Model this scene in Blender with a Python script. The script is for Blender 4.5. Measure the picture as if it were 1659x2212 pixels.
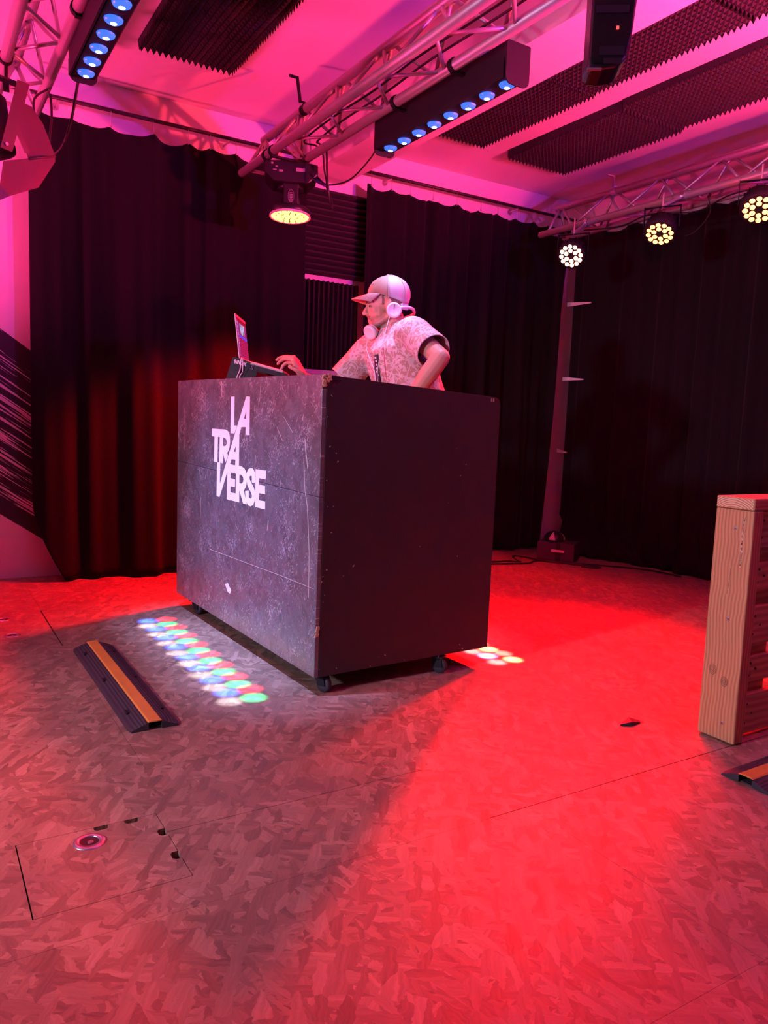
import bpy, bmesh, math, random
import numpy as np
from mathutils import Vector, Matrix, Euler

for o in list(bpy.data.objects):
    bpy.data.objects.remove(o, do_unlink=True)
SC = bpy.context.scene
COL = SC.collection
RND = random.Random(7)
PI = math.pi
def rad(a): return a * PI / 180

# ------------------------------------------------------------------ camera
yw, pt, rl = rad(31.6), rad(6.4), rad(-2.2)
fw = Vector((math.sin(yw) * math.cos(pt), math.cos(yw) * math.cos(pt), -math.sin(pt)))
rt0 = Vector((math.cos(yw), -math.sin(yw), 0)); up0 = rt0.cross(fw)
rt = rt0 * math.cos(rl) - up0 * math.sin(rl)
up = rt0 * math.sin(rl) + up0 * math.cos(rl)
cd = bpy.data.cameras.new('camera'); cam = bpy.data.objects.new('camera', cd); COL.objects.link(cam)
cd.sensor_fit = 'VERTICAL'; cd.sensor_height = 36.0; cd.lens = 1655 / 2212 * 36.0
cd.clip_start = 0.05; cd.clip_end = 60
cam.matrix_world = Matrix(((rt.x, up.x, -fw.x, 0), (rt.y, up.y, -fw.y, 0), (rt.z, up.z, -fw.z, 1.0), (0, 0, 0, 1)))
SC.camera = cam

# ------------------------------------------------------------------ world, exposure, room lights
w = bpy.data.worlds.new('world'); SC.world = w; w.use_nodes = True
w.node_tree.nodes['Background'].inputs[0].default_value = (0.02, 0.008, 0.014, 1)
w.node_tree.nodes['Background'].inputs[1].default_value = 0.35
vs = SC.view_settings
vs.view_transform = 'Standard'; vs.look = 'None'; vs.exposure = 0.0; vs.gamma = 1.0; vs.use_curve_mapping = False

def spot(name, loc, target, power, color, angle, blend=0.3, radius=0.05):
    l = bpy.data.lights.new(name, 'SPOT'); l.energy = power; l.color = color
    l.spot_size = rad(angle); l.spot_blend = blend; l.shadow_soft_size = radius
    o = bpy.data.objects.new(name, l); COL.objects.link(o); o.location = loc
    o.rotation_euler = (Vector(target) - Vector(loc)).to_track_quat('-Z', 'Y').to_euler()
    return o
RED = (1.0, 0.0015, 0.004)
# stage lamps of the room beyond the frame: two coloured uplights on the far side of the counter (they throw the
# red and violet truss shadows on the ceiling), one by the mural wall, and the front wash that lights the booth
spot('uplight_red_right_offscreen', (3.45, 0.75, 1.80), (2.75, 2.0, 3.3), 1180, (1.0, 0.035, 0.075), 104, 0.45, 0.05)
spot('uplight_violet_right_offscreen', (2.85, 0.15, 1.80), (2.35, 1.9, 3.3), 310, (0.62, 0.055, 1.0), 104, 0.45, 0.05)
spot('uplight_pink_left_offscreen', (-1.3, 4.3, 1.2), (0.5, 3.7, 3.0), 430, (1.0, 0.035, 0.22), 110, 0.5, 0.10)
spot('front_wash_left_offscreen', (-2.8, 1.6, 1.75), (1.5, 2.35, 0.66), 640, (0.78, 0.62, 1.0), 56, 0.8, 0.12)

# ------------------------------------------------------------------ helpers
def tag(o, label=None, cat=None, group=None, kind=None):
    if label: o['label'] = label
    if cat: o['category'] = cat
    if group: o['group'] = group
    if kind: o['kind'] = kind
    return o
def empty(name, loc=(0, 0, 0), rz=0, label=None, cat=None, group=None):
    o = bpy.data.objects.new(name, None); COL.objects.link(o)
    o.location = loc; o.rotation_euler = (0, 0, rz); o.empty_display_size = 0.05
    return tag(o, label, cat, group)
def abs_loc(o):
    v = Vector((0, 0, 0))
    while o is not None:
        v = v + o.location; o = o.parent
    return v
def basis(d):
    d = Vector(d).normalized()
    a = Vector((0, 0, 1)) if abs(d.z) < 0.9 else Vector((1, 0, 0))
    u = d.cross(a).normalized(); return u, d.cross(u).normalized()
class MB:
    def __init__(s): s.v = []; s.f = []; s.mi = []; s.cur = 0
    def add(s, vs, fs):
        n = len(s.v); s.v += [tuple(x) for x in vs]
        s.f += [tuple(i + n for i in f) for f in fs]; s.mi += [s.cur] * len(fs); return s
    def box(s, lo, hi):
        x0, y0, z0 = lo; x1, y1, z1 = hi
        return s.add([(x0, y0, z0), (x1, y0, z0), (x1, y1, z0), (x0, y1, z0), (x0, y0, z1), (x1, y0, z1), (x1, y1, z1), (x0, y1, z1)],
                     [(0, 3, 2, 1), (4, 5, 6, 7), (0, 1, 5, 4), (1, 2, 6, 5), (2, 3, 7, 6), (3, 0, 4, 7)])
    def obox(s, c, ax, ay, az, hx, hy, hz):
        c = Vector(c); ax = Vector(ax).normalized(); ay = Vector(ay).normalized(); az = Vector(az).normalized()
        vs = [c + ax * (hx * i) + ay * (hy * j) + az * (hz * k) for k in (-1, 1) for i, j in ((-1, -1), (1, -1), (1, 1), (-1, 1))]
        return s.add(vs, [(0, 3, 2, 1), (4, 5, 6, 7), (0, 1, 5, 4), (1, 2, 6, 5), (2, 3, 7, 6), (3, 0, 4, 7)])
    def cyl(s, p0, p1, r0, r1=None, n=12, caps=True):
        r1 = r0 if r1 is None else r1
        p0 = Vector(p0); p1 = Vector(p1); u, v = basis(p1 - p0)
        vs = []
        for p, r in ((p0, r0), (p1, r1)):
            for k in range(n):
                a = 2 * PI * k / n; vs.append(p + u * (r * math.cos(a)) + v * (r * math.sin(a)))
        fs = [(k, (k + 1) % n, n + (k + 1) % n, n + k) for k in range(n)]
        if caps: fs += [tuple(range(n - 1, -1, -1)), tuple(range(n, 2 * n))]
        return s.add(vs, fs)
    def lathe(s, p0, d, prof, n=24, ell=None):     # prof: (t along d, radius)
        p0 = Vector(p0); d = Vector(d).normalized(); u, v = basis(d)
        if ell: u, v = Vector(ell[0]), Vector(ell[1])
        vs = []
        for t, r in prof:
            for k in range(n):
                a = 2 * PI * k / n; vs.append(p0 + d * t + u * (r * math.cos(a)) + v * (r * math.sin(a)))
        m = len(prof)
        fs = [(i * n + k, i * n + (k + 1) % n, (i + 1) * n + (k + 1) % n, (i + 1) * n + k) for i in range(m - 1) for k in range(n)]
        fs += [tuple(range(n - 1, -1, -1)), tuple(range((m - 1) * n, m * n))]
        return s.add(vs, fs)
    def tube(s, pts, r, n=8, caps=True):
        pts = [Vector(p) for p in pts]; m = len(pts); vs = []
        u = None
        for i, p in enumerate(pts):
            t = (pts[min(i + 1, m - 1)] - pts[max(i - 1, 0)]).normalized()
            if u is None: u, _ = basis(t)
            u = (u - t * u.dot(t)).normalized(); v = t.cross(u)
            for k in range(n):
                a = 2 * PI * k / n; vs.append(p + u * (r * math.cos(a)) + v * (r * math.sin(a)))
        fs = [(i * n + k, i * n + (k + 1) % n, (i + 1) * n + (k + 1) % n, (i + 1) * n + k) for i in range(m - 1) for k in range(n)]
        if caps: fs += [tuple(range(n - 1, -1, -1)), tuple(range((m - 1) * n, m * n))]
        return s.add(vs, fs)
    def prism(s, poly, vec):                       # 3D polygon swept by vec
        n = len(poly); a = [Vector(p) for p in poly]; v = Vector(vec)
        return s.add(a + [p + v for p in a], [tuple(range(n - 1, -1, -1)), tuple(range(n, 2 * n))] + [(k, (k + 1) % n, n + (k + 1) % n, n + k) for k in range(n)])
    def ell(s, c, rx, ry, rz, ax=None, ay=None, az=None, nu=16, nv=10):
        c = Vector(c); ax = Vector(ax or (1, 0, 0)); ay = Vector(ay or (0, 1, 0)); az = Vector(az or (0, 0, 1))
        vs = [c - az * rz]
        for i in range(1, nv):
            ph = -PI / 2 + PI * i / nv
            for k in range(nu):
                a = 2 * PI * k / nu
                vs.append(c + ax * (rx * math.cos(ph) * math.cos(a)) + ay * (ry * math.cos(ph) * math.sin(a)) + az * (rz * math.sin(ph)))
        vs.append(c + az * rz); T = len(vs) - 1
        fs = [(0, 1 + (k + 1) % nu, 1 + k) for k in range(nu)]
        for i in range(nv - 2):
            for k in range(nu):
                a = 1 + i * nu; fs.append((a + k, a + (k + 1) % nu, a + nu + (k + 1) % nu, a + nu + k))
        a = 1 + (nv - 2) * nu
        fs += [(a + k, a + (k + 1) % nu, T) for k in range(nu)]
        return s.add(vs, fs)
    def cap(s, p0, p1, r0, r1=None, n=14):         # tapered capsule
        r1 = r0 if r1 is None else r1
        p0 = Vector(p0); p1 = Vector(p1); L = (p1 - p0).length
        prof = [(-r0 * math.cos(a), max(r0 * math.sin(a), 1e-4)) for a in [PI / 2 * i / 5 for i in range(6)]]
        prof += [(L + r1 * math.sin(a), max(r1 * math.cos(a), 1e-4)) for a in [PI / 2 * i / 5 for i in range(6)]]
        return s.lathe(p0, p1 - p0, prof, n)
    def mesh(s, name, mats, smooth=False, off=None):
        me = bpy.data.meshes.new(name)
        vs = s.v if off is None else [(x - off.x, y - off.y, z - off.z) for x, y, z in s.v]
        me.from_pydata(vs, [], s.f)
        for m in (mats if isinstance(mats, (list, tuple)) else [mats]): me.materials.append(m)
        me.polygons.foreach_set('material_index', s.mi)
        bm = bmesh.new(); bm.from_mesh(me); bmesh.ops.recalc_face_normals(bm, faces=bm.faces); bm.to_mesh(me); bm.free()
        if smooth: me.polygons.foreach_set('use_smooth', [True] * len(me.polygons))
        me.update(); return me
    def build(s, name, mats, parent=None, smooth=False, local=False, base=False):
        """world-coordinate mesh (or parent-local when local) linked as one object"""
        off = Vector((0, 0, 0))
        if parent is not None and not local: off = abs_loc(parent)
        o_loc = Vector((0, 0, 0))
        if base and parent is None:
            a = np.array(s.v); o_loc = Vector(((a[:, 0].min() + a[:, 0].max()) / 2, (a[:, 1].min() + a[:, 1].max()) / 2, a[:, 2].min())); off = o_loc
        o = bpy.data.objects.new(name, s.mesh(name, mats, smooth, off)); COL.objects.link(o)
        o.location = o_loc; o.parent = parent
        return o
def link_mesh(name, me, parent=None, loc=(0, 0, 0), rot=(0, 0, 0)):
    o = bpy.data.objects.new(name, me); COL.objects.link(o); o.parent = parent; o.location = loc; o.rotation_euler = rot; return o
def bevel(o, w, seg=2):
    m = o.modifiers.new('bevel', 'BEVEL'); m.width = w; m.segments = seg; m.limit_method = 'ANGLE'; m.angle_limit = rad(40); return o
def copy_tree(o, parent=None):
    c = o.copy(); COL.objects.link(c); c.parent = parent
    for ch in list(o.children): copy_tree(ch, c)
    return c
def smoothpath(pts, k=6):
    P = [Vector(p) for p in pts]; out = []
    for i in range(len(P) - 1):
        a = P[max(i - 1, 0)]; b = P[i]; c = P[i + 1]; d = P[min(i + 2, len(P) - 1)]
        for j in range(k):
            t = j / k
            out.append(0.5 * ((2 * b) + (c - a) * t + (2 * a - 5 * b + 4 * c - d) * t * t + (3 * b - a - 3 * c + d) * t ** 3))
    out.append(P[-1]); return out
def text_mesh(body, size, mat, extrude=0.0004, bold=0.0):
    c = bpy.data.curves.new('lettering', 'FONT'); c.body = body; c.size = size; c.extrude = extrude; c.offset = bold; c.align_x = 'LEFT'
    o = bpy.data.objects.new('lettering', c); COL.objects.link(o)
    dg = bpy.context.evaluated_depsgraph_get(); me = bpy.data.meshes.new_from_object(o.evaluated_get(dg))
    bpy.data.objects.remove(o, do_unlink=True); bpy.data.curves.remove(c)
    me.materials.clear(); me.materials.append(mat); return me

# ------------------------------------------------------------------ materials
class NT:
    def __init__(s, name):
        s.m = bpy.data.materials.new(name); s.m.use_nodes = True; s.t = s.m.node_tree; s.n = s.t.nodes; s.l = s.t.links
        s.p = s.n['Principled BSDF']
    def node(s, ty, **kw):
        n = s.n.new(ty)
        for k, v in kw.items(): setattr(n, k, v)
        return n
    def link(s, a, b): s.l.new(a, b)
    def val(s, x, inp):
        if isinstance(x, bpy.types.NodeSocket): s.link(x, inp)
        else: inp.default_value = x
    def math(s, op, a, b=0.0, c=None, clamp=False):
        n = s.node('ShaderNodeMath', operation=op, use_clamp=clamp); s.val(a, n.inputs[0]); s.val(b, n.inputs[1])
        if c is not None: s.val(c, n.inputs[2])
        return n.outputs[0]
    def mix(s, f, a, b):
        n = s.node('ShaderNodeMix', data_type='RGBA'); s.val(f, n.inputs[0])
        for x, i in ((a, 6), (b, 7)):
            if isinstance(x, tuple) and len(x) == 3: x = x + (1,)
            s.val(x, n.inputs[i])
        return n.outputs[2]
    def noise(s, vec, scale, detail=3, rough=0.5, dist=0.0):
        n = s.node('ShaderNodeTexNoise'); n.inputs['Scale'].default_value = scale; n.inputs['Detail'].default_value = detail
        n.inputs['Roughness'].default_value = rough; n.inputs['Distortion'].default_value = dist
        if vec is not None: s.link(vec, n.inputs['Vector'])
        return n.outputs[0]
    def ramp(s, f, stops):
        n = s.node('ShaderNodeValToRGB'); e = n.color_ramp.elements
        while len(e) < len(stops): e.new(0.5)
        for k, (p, c) in enumerate(stops):
            e[k].position = p; e[k].color = tuple(c) + (1,) if len(c) == 3 else c
        s.link(f, n.inputs[0]); return n.outputs[0]
    def mapping(s, vec, rot=(0, 0, 0), scale=(1, 1, 1), loc=(0, 0, 0)):
        n = s.node('ShaderNodeMapping'); n.inputs['Rotation'].default_value = rot; n.inputs['Scale'].default_value = scale; n.inputs['Location'].default_value = loc
        s.link(vec, n.inputs[0]); return n.outputs[0]
    def bump(s, h, strength=0.3, dist=0.002):
        n = s.node('ShaderNodeBump'); n.inputs['Strength'].default_value = strength; n.inputs['Distance'].default_value = dist
        s.link(h, n.inputs['Height']); s.link(n.outputs[0], s.p.inputs['Normal'])
    def pos(s): return s.node('ShaderNodeNewGeometry').outputs['Position']
    def obj(s): return s.node('ShaderNodeTexCoord').outputs['Object']
    def xyz(s, v):
        n = s.node('ShaderNodeSeparateXYZ'); s.link(v, n.inputs[0]); return n.outputs
    def comb(s, x, y, z=0.0):
        n = s.node('ShaderNodeCombineXYZ'); s.val(x, n.inputs[0]); s.val(y, n.inputs[1]); s.val(z, n.inputs[2]); return n.outputs[0]
def mat(name, col, rough=0.5, metal=0.0, noise=0.0, nscale=30, bump=0.0, bscale=80, spec=0.5, sheen=0.0, emit=None, es=0.0, trans=0.0):
    t = NT(name); p = t.p
    p.inputs['Base Color'].default_value = tuple(col) + (1,); p.inputs['Roughness'].default_value = rough; p.inputs['Metallic'].default_value = metal
    p.inputs['Specular IOR Level'].default_value = spec
    if sheen: p.inputs['Sheen Weight'].default_value = sheen; p.inputs['Sheen Roughness'].default_value = 0.4
    if trans: p.inputs['Transmission Weight'].default_value = trans
    if emit: p.inputs['Emission Color'].default_value = tuple(emit) + (1,); p.inputs['Emission Strength'].default_value = es
    v = t.obj()
    if noise:
        n = t.noise(v, nscale, 4)
        c = t.mix(n, tuple(max(0, x * (1 - noise)) for x in col), tuple(min(1, x * (1 + noise)) for x in col)); t.link(c, p.inputs['Base Color'])
    if bump: t.bump(t.noise(v, bscale, 4), bump, 0.002)
    return t.m

def osb_value(t, vec, sx=8.0, sy=78.0, angs=(12, 57, 101, 148, 80, 33, 125)):
    """layered random-oriented wood flakes; returns (value, height)"""
    nz = t.node('ShaderNodeTexNoise'); nz.inputs['Scale'].default_value = 14; nz.inputs['Detail'].default_value = 3; t.link(vec, nz.inputs['Vector'])
    wv = t.node('ShaderNodeVectorMath', operation='MULTIPLY_ADD'); t.link(nz.outputs[1], wv.inputs[0]); wv.inputs[1].default_value = (0.022, 0.022, 0.0); t.link(vec, wv.inputs[2])
    nz2 = t.node('ShaderNodeTexNoise'); nz2.inputs['Scale'].default_value = 70; nz2.inputs['Detail'].default_value = 3; t.link(vec, nz2.inputs['Vector'])
    wv2 = t.node('ShaderNodeVectorMath', operation='MULTIPLY_ADD'); t.link(nz2.outputs[1], wv2.inputs[0]); wv2.inputs[1].default_value = (0.012, 0.012, 0.0); t.link(wv.outputs[0], wv2.inputs[2]); wv = wv2
    val = None; hgt = None
    for k, a in enumerate(angs):
        m = t.mapping(t.mapping(wv.outputs[0], (0, 0, rad(a))), (0, 0, 0), (sx * (1 + 0.13 * k), sy * (1 - 0.07 * k), 0.0), (k * 3.7, k * 1.3, 0))
        vo = t.node('ShaderNodeTexVoronoi', voronoi_dimensions='2D', feature='F1'); vo.inputs['Scale'].default_value = 1.0; vo.inputs['Randomness'].default_value = 1.0
        t.link(m, vo.inputs['Vector'])
        sp = t.node('ShaderNodeSeparateColor'); t.link(vo.outputs['Color'], sp.inputs[0])
        grain = t.noise(t.mapping(t.mapping(wv.outputs[0], (0, 0, rad(a))), (0, 0, 0), (9, 150, 1)), 1.0, 3, 0.6)
        g = t.math('MULTIPLY_ADD', grain, 0.55, t.math('MULTIPLY', sp.outputs[1], 0.48))
        if val is None: val, hgt = g, sp.outputs[2]
        else:
            mk = t.math('GREATER_THAN', sp.outputs[0], 0.58)
            a1 = t.node('ShaderNodeMix', data_type='FLOAT'); t.link(mk, a1.inputs[0]); t.link(val, a1.inputs[2]); t.link(g, a1.inputs[3]); val = a1.outputs[0]
            a2 = t.node('ShaderNodeMix', data_type='FLOAT'); t.link(mk, a2.inputs[0]); t.link(hgt, a2.inputs[2]); t.link(sp.outputs[2], a2.inputs[3]); hgt = a2.outputs[0]
    return val, hgt

def make_osb_floor():
    t = NT('osb_floor'); v = t.pos(); s = t.xyz(v); vec = t.comb(s[0], s[1])
    val, h = osb_value(t, vec)
    c = t.ramp(val, [(0.12, (0.115, 0.078, 0.048)), (0.38, (0.205, 0.141, 0.086)), (0.62, (0.29, 0.203, 0.125)), (0.90, (0.44, 0.32, 0.205))])
    dirt = t.noise(vec, 1.7, 5, 0.6)
    c = t.mix(t.math('MULTIPLY', t.ramp(dirt, [(0.40, (0, 0, 0)), (0.75, (1, 1, 1))]), 0.5), c, (0.13, 0.10, 0.08))
    t.link(c, t.p.inputs['Base Color'])
    t.link(t.math('MULTIPLY_ADD', val, 0.15, 0.42), t.p.inputs['Roughness']); t.p.inputs['Specular IOR Level'].default_value = 0.35
    t.bump(t.math('ADD', h, t.math('MULTIPLY', val, 0.6)), 0.35, 0.0025)
    return t.m
def make_osb_black():
    t = NT('black_painted_osb'); v = t.obj(); s = t.xyz(v); vec = t.comb(s[1], s[2])
    val, h = osb_value(t, vec, 8, 50)
    scr = t.noise(t.mapping(t.mapping(vec, (0, 0, rad(72))), (0, 0, 0), (34, 150, 1)), 1.0, 3, 0.6, 0.5)
    scr2 = t.noise(t.mapping(t.mapping(vec, (0, 0, rad(-38))), (0, 0, 0), (40, 170, 1)), 1.0, 3, 0.6, 0.5)
    scr3 = t.noise(t.mapping(t.mapping(vec, (0, 0, rad(25))), (0, 0, 0), (46, 160, 1)), 1.0, 3, 0.6, 0.5)
    area = t.noise(vec, 6, 5, 0.65)
    m = t.math('GREATER_THAN', t.math('MAXIMUM', scr, t.math('MAXIMUM', scr2, scr3)), t.math('MULTIPLY_ADD', area, -0.46, 0.882))
    c = t.ramp(val, [(0.1, (0.075, 0.066, 0.074)), (0.9, (0.150, 0.135, 0.150))])
    c = t.mix(t.math('MULTIPLY', m, 0.75), c, (0.42, 0.38, 0.40)); t.link(c, t.p.inputs['Base Color'])
    t.link(t.math('MULTIPLY_ADD', area, 0.25, 0.20), t.p.inputs['Roughness']); t.p.inputs['Specular IOR Level'].default_value = 0.7
    t.bump(t.math('ADD', h, t.math('MULTIPLY', scr, 0.35)), 0.8, 0.004)
    return t.m
def make_wall_mural():
    t = NT('wall_paint_with_brush_mural'); v = t.pos(); s = t.xyz(v)
    # paint band sloping down to the right: z centre falls 0.70 m per metre
    q = t.math('MULTIPLY_ADD', s[0], 0.70, s[2])               # z + 0.70 x
    n = t.noise(t.mapping(t.comb(s[0], q), (0, 0, 0), (1.6, 55, 1)), 1.0, 4, 0.65, 0.3)
    n2 = t.noise(t.mapping(t.comb(s[0], q), (0, 0, 0), (0.7, 14, 1)), 1.0, 3, 0.6, 0.2)
    st = t.math('GREATER_THAN', t.math('ADD', t.math('MULTIPLY', n, 0.6), t.math('MULTIPLY', n2, 0.5)), 0.53)
    e = t.math('MULTIPLY', t.math('SUBTRACT', n, 0.5), 0.05)
    qq = t.math('ADD', q, e)
    lo = t.math('GREATER_THAN', qq, 0.69); hi = t.math('LESS_THAN', qq, 1.785)
    ed = t.math('MAXIMUM', t.math('LESS_THAN', qq, 0.80), t.math('GREATER_THAN', qq, 1.66))
    m = t.math('MULTIPLY', t.math('MULTIPLY', lo, hi), t.math('MAXIMUM', st, ed))
    m = t.math('MULTIPLY', m, t.math('LESS_THAN', s[0], 1.15))
    base = t.mix(t.noise(v, 3, 4), (0.74, 0.72, 0.72), (0.80, 0.78, 0.78))
    t.link(t.mix(m, base, (0.03, 0.025, 0.03)), t.p.inputs['Base Color']); t.p.inputs['Roughness'].default_value = 0.7
    return t.m
def make_timber(name, axis=2, c0=(0.36, 0.17, 0.075), c1=(0.58, 0.32, 0.15), sc=1.0):
    t = NT(name); v = t.obj(); s = t.xyz(v)
    long = s[axis]; a, b = [s[i] for i in range(3) if i != axis]
    wob = t.noise(t.comb(t.math('MULTIPLY', long, 2.2), a, b), 2.5, 2)
    lat = t.math('ADD', t.math('MULTIPLY', b, 1.0), t.math('ADD', t.math('MULTIPLY', a, 0.9), t.math('MULTIPLY', wob, 0.035)))
    wv = t.math('SINE', t.math('MULTIPLY', lat, 520 * sc))
    fine = t.noise(t.comb(t.math('MULTIPLY', long, 4), t.math('MULTIPLY', a, 160), t.math('MULTIPLY', b, 160)), 1.0, 3)
    f = t.math('ADD', t.math('MULTIPLY_ADD', wv, 0.22, 0.30), t.math('MULTIPLY', fine, 0.45), clamp=True)
    c = t.ramp(f, [(0.1, c0), (0.85, c1)])
    knot = t.node('ShaderNodeTexVoronoi'); knot.inputs['Scale'].default_value = 5.0; t.link(t.comb(t.math('MULTIPLY', long, 0.6), a, b), knot.inputs['Vector'])
    k = t.ramp(knot.outputs['Distance'], [(0.05, (1, 1, 1)), (0.13, (0, 0, 0))])
    c = t.mix(t.math('MULTIPLY', k, 0.6), c, (0.13, 0.06, 0.035))
    t.link(c, t.p.inputs['Base Color']); t.p.inputs['Roughness'].default_value = 0.6; t.bump(f, 0.25, 0.001)
    return t.m
def make_endgrain():
    t = NT('timber_end_grain'); v = t.obj(); s = t.xyz(v)
    dy = t.math('SUBTRACT', s[1], 0.0); dz = t.math('ADD', s[2], 0.075)
    r = t.math('SQRT', t.math('ADD', t.math('MULTIPLY', dy, dy), t.math('MULTIPLY', dz, dz)))
    wv = t.math('SINE', t.math('MULTIPLY', t.math('MULTIPLY_ADD', t.noise(v, 12, 2), 0.01, r), 900))
    c = t.ramp(t.math('MULTIPLY_ADD', wv, 0.5, 0.5), [(0.05, (0.34, 0.18, 0.08)), (0.35, (0.66, 0.44, 0.22)), (0.9, (0.76, 0.54, 0.29))])
    t.link(c, t.p.inputs['Base Color']); t.p.inputs['Roughness'].default_value = 0.7
    return t.m
def make_shirt():
    t = NT('floral_shirt_cloth'); v = t.obj()
    w1 = t.noise(v, 21, 2, 0.5, 1.8); w2 = t.noise(v, 34, 2, 0.5, 2.4)
    m = t.math('MAXIMUM', t.math('GREATER_THAN', w1, 0.545), t.math('GREATER_THAN', w2, 0.60))
    vo = t.node('ShaderNodeTexVoronoi', feature='DISTANCE_TO_EDGE'); vo.inputs['Scale'].default_value = 17; t.link(v, vo.inputs['Vector'])
    m = t.math('MAXIMUM', m, t.math('LESS_THAN', vo.outputs['Distance'], 0.035))
    t.link(t.mix(m, (0.40, 0.29, 0.235), (0.60, 0.54, 0.55)), t.p.inputs['Base Color']); t.p.inputs['Roughness'].default_value = 0.8
    t.p.inputs['Sheen Weight'].default_value = 0.15
    fold = t.noise(t.mapping(v, (0, 0, 0), (7, 7, 2.2)), 1.0, 2, 0.5, 0.8)
    t.bump(fold, 0.6, 0.03)
    return t.m
def make_velvet():
    t = NT('black_stage_curtain_cloth'); v = t.pos()
    n = t.noise(v, 260, 2); c = t.mix(n, (0.0065, 0.0058, 0.0068), (0.0120, 0.0105, 0.0125)); t.link(c, t.p.inputs['Base Color'])
    t.p.inputs['Roughness'].default_value = 0.95; t.p.inputs['Specular IOR Level'].default_value = 0.1
    t.p.inputs['Sheen Weight'].default_value = 0.06; t.p.inputs['Sheen Roughness'].default_value = 0.5
    t.p.inputs['Sheen Tint'].default_value = (0.8, 0.8, 0.8, 1)
    return t.m
def make_skin():
    t = NT('skin'); a = t.node('ShaderNodeAttribute'); a.attribute_name = 'tone'
    c = t.mix(a.outputs['Fac'], (0.56, 0.31, 0.22), (0.075, 0.045, 0.038)); t.link(c, t.p.inputs['Base Color'])
    t.p.inputs['Roughness'].default_value = 0.5; t.p.inputs['Subsurface Weight'].default_value = 0.08; t.p.inputs['Subsurface Radius'].default_value = (0.01, 0.004, 0.002)
    t.bump(t.noise(t.obj(), 260, 3), 0.12, 0.001)
    return t.m

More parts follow.
